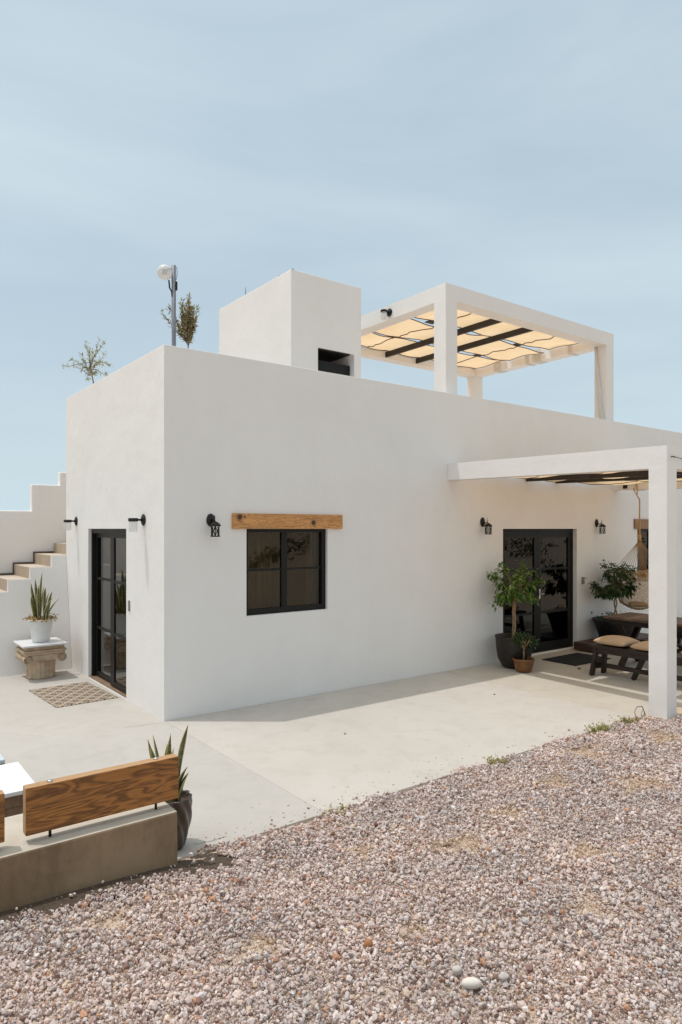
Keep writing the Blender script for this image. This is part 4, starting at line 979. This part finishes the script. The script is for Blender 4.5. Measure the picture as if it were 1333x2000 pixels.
# low table beyond the bench
t_ = thing('low_table', 'low table with a white top and weathered wood sides', 'table', (-2.3,-2.05,0))
B('table_top', M['ttop'], t_, ((-2.9,-2.36,.392), (-1.825,-1.76,.420)), bevel=.004)
tb = MB()
for k in range(6): tb.box((-2.85+k*.165,-2.33,.0), (-2.69+k*.165,-1.80,.31))
tb.box((-2.86,-2.335,.312), (-1.855,-1.79,.391)); tb.build('side', M['firewood'], t_, .003)
t_ = thing('low_table', 'pale blue topped low table with a dark rim behind the white one', 'table', (-2.4,-1.3,0))
B('table_top', M['slate'], t_, ((-2.9,-1.70,.405), (-1.90,-1.10,.435)), bevel=.004)
B('rim', M['firewood'], t_, ((-2.88,-1.715,.36), (-1.90,-1.69,.404)), ((-2.88,-1.12,.36), (-1.90,-1.10,.404)), ((-1.93,-1.69,.36), (-1.905,-1.12,.404)))
for (a, b_) in ((-1.95,-1.67), (-1.95,-1.15), (-2.85,-1.67), (-2.85,-1.15)): B('leg', M['firewood'], t_, ((a-.02,b_-.02,.0), (a+.02,b_+.02,.36)))
# ribbed pot behind the bench end
QX, QY = -1.115, -2.83
t_ = thing('snake_plant', 'snake plant in a brown ribbed pot behind the bench end', 'potted plant', (QX,QY,0))
fn = lambda a, z: 1+.055*math.sin(a*11+z*38)
mb = MB(); mb.lathe([(.072,0),(.078,.01)]+[(.085+.048*math.sin(min(1, i/13)*1.75), .015+i*.0215) for i in range(14)]+[(.128,.325),(.130,.34),(.120,.345),(.112,.33),(.110,.29)], (QX,QY,0), 104, fn); mb.build('pot', M['ribpot'], t_)
mb = MB(); mb.lathe([(.001,.30),(.115,.295)], (QX,QY,0), 24, cap=False); mb.build('soil', M['soil'], t_)
blades([(.035,-.02,.52,.040,.055,-.05,.55,-.3), (.04,-.01,.24,.055,.05,-.05,.3,.5), (.05,-.03,.20,.045,.05,-.03,.9,.4), (-.04,.02,.43,.042,-.09,.05,.3,.5), (-.02,.03,.45,.038,-.07,.05,.7,.4), (.0,.0,.46,.05,.0,.0,.2,.5),
        (-.02,-.03,.38,.045,.02,-.02,1.0,.3), (.0,-.04,.30,.05,-.05,-.05,.4,.2), (-.05,-.01,.40,.045,-.09,.0,.9,-.4), (.02,.06,.36,.045,.0,.05,.2,.3)], 'leaves', t_, (QX,QY,.29))
# ---------------------------------------------------------------- weeds at the gravel edge
def weed(x_, y_, w_, h_, n, label, seed, m_='weed'):
    r_ = random.Random(seed); z0 = max(0, gz(x_, y_)); lf = MB(); ps = []; ds = []
    st = []
    for k in range(n//8):
        q = Vector((x_+r_.gauss(0,w_*.35), y_+r_.gauss(0,.035), z0)); e = q+Vector((r_.gauss(0,.04), r_.gauss(0,.04), r_.uniform(.3,1)*h_)); st.append((q, e))
        for _ in range(8): f = r_.uniform(.15,1); ps.append(q.lerp(e, f)); ds.append((r_.gauss(0,1), r_.gauss(0,1), r_.gauss(.6,.5)))
    leafcloud(lf, ps, ds, .028, .012, .1, r_)
    for q, e in st: lf.tube([q, e], [.0025,.001], 4)
    o = lf.build('weed', M[m_]); tag(o, label, 'weed')
weed(3.36,-3.13,.22,.10,520, 'low yellow green weed clump left of the pergola post', 1)
weed(3.86,-3.14,.20,.09,460, 'weed clump nearest the foot of the pergola post', 2)
weed(1.83,-3.09,.10,.06,200, 'tiny dry weed tuft midway along the gravel edge', 3)
weed(.06,-3.06,.16,.05,150, 'sparse weed sprigs on the gravel edge beyond the bench pot', 4)

# ---------------------------------------------------------------- far desert scrub around the yard
def scrub():
    r_ = random.Random(77); lf = MB()
    for _ in range(240):
        a = r_.uniform(-2.9, .35); d = r_.uniform(26, 110); cx_, cy_ = 2+d*math.cos(a), -3+d*math.sin(a)
        w_ = r_.uniform(.5, 1.5); h_ = r_.uniform(.4, 1.9)
        for k in range(80):
            p = Vector((cx_+r_.gauss(0,.42)*w_, cy_+r_.gauss(0,.42)*w_, max(0, gz(cx_,cy_))+abs(r_.gauss(.3,.3))*h_))
            q = [Vector((r_.gauss(0,1), r_.gauss(0,1), r_.gauss(0,1)))*.11*w_ for _ in range(3)]
            lf.add([p+q[0], p+q[1], p+q[2]], [(0,1,2)])
    tag(lf.build('desert_scrub', M['scrub']), 'low dry desert scrub far beyond the gravel', 'scrub', kind='stuff')
M['scrub'] = leafm('scrub_leaf', [(.06,.07,.03), (.11,.11,.055), (.18,.15,.09)], .8, .1)
scrub()

r_ = random.Random(12)
def crack_line(pts, label, w=.0022):
    mb = MB(); out_ = []
    for a, b_ in zip(pts, pts[1:]):
        n = 14
        for i in range(n): f = i/n; out_.append((a[0]+(b_[0]-a[0])*f+r_.gauss(0,.006), a[1]+(b_[1]-a[1])*f+r_.gauss(0,.006)))
    vs = []
    for i, (x_, y_) in enumerate(out_): vs += [(x_-w*r_.uniform(.3,1), y_-w, .0012), (x_+w*r_.uniform(.3,1), y_+w, .0012)]
    mb.add(vs, [(2*i, 2*i+1, 2*i+3, 2*i+2) for i in range(len(out_)-1)])
    tag(mb.build('crack', M['crack']), label, None, kind='structure')
crack_line([(-.42,.02), (-.2,-.01), (-.02,-.02)], 'hairline crack in the patio at the house corner')
crack_line([(-.98,-2.885), (-.84,-2.90), (-.74,-2.905)], 'short dark crack in the patio beside the ribbed pot', .004)
for (x_, y_, s_, m_, l_) in ((3.81,-1.375,.014,'hem','tiny dark speck of debris lying midway on the sunny patio'), (1.30,-1.55,.016,'greyplate','tiny grey chip on the bright patio in front of the window')):
    o = rock('stone_chip', (x_, y_, s_*.35), (s_, s_*.7, s_*.5), M[m_], l_, int(x_*10)); o['category'] = 'chip'
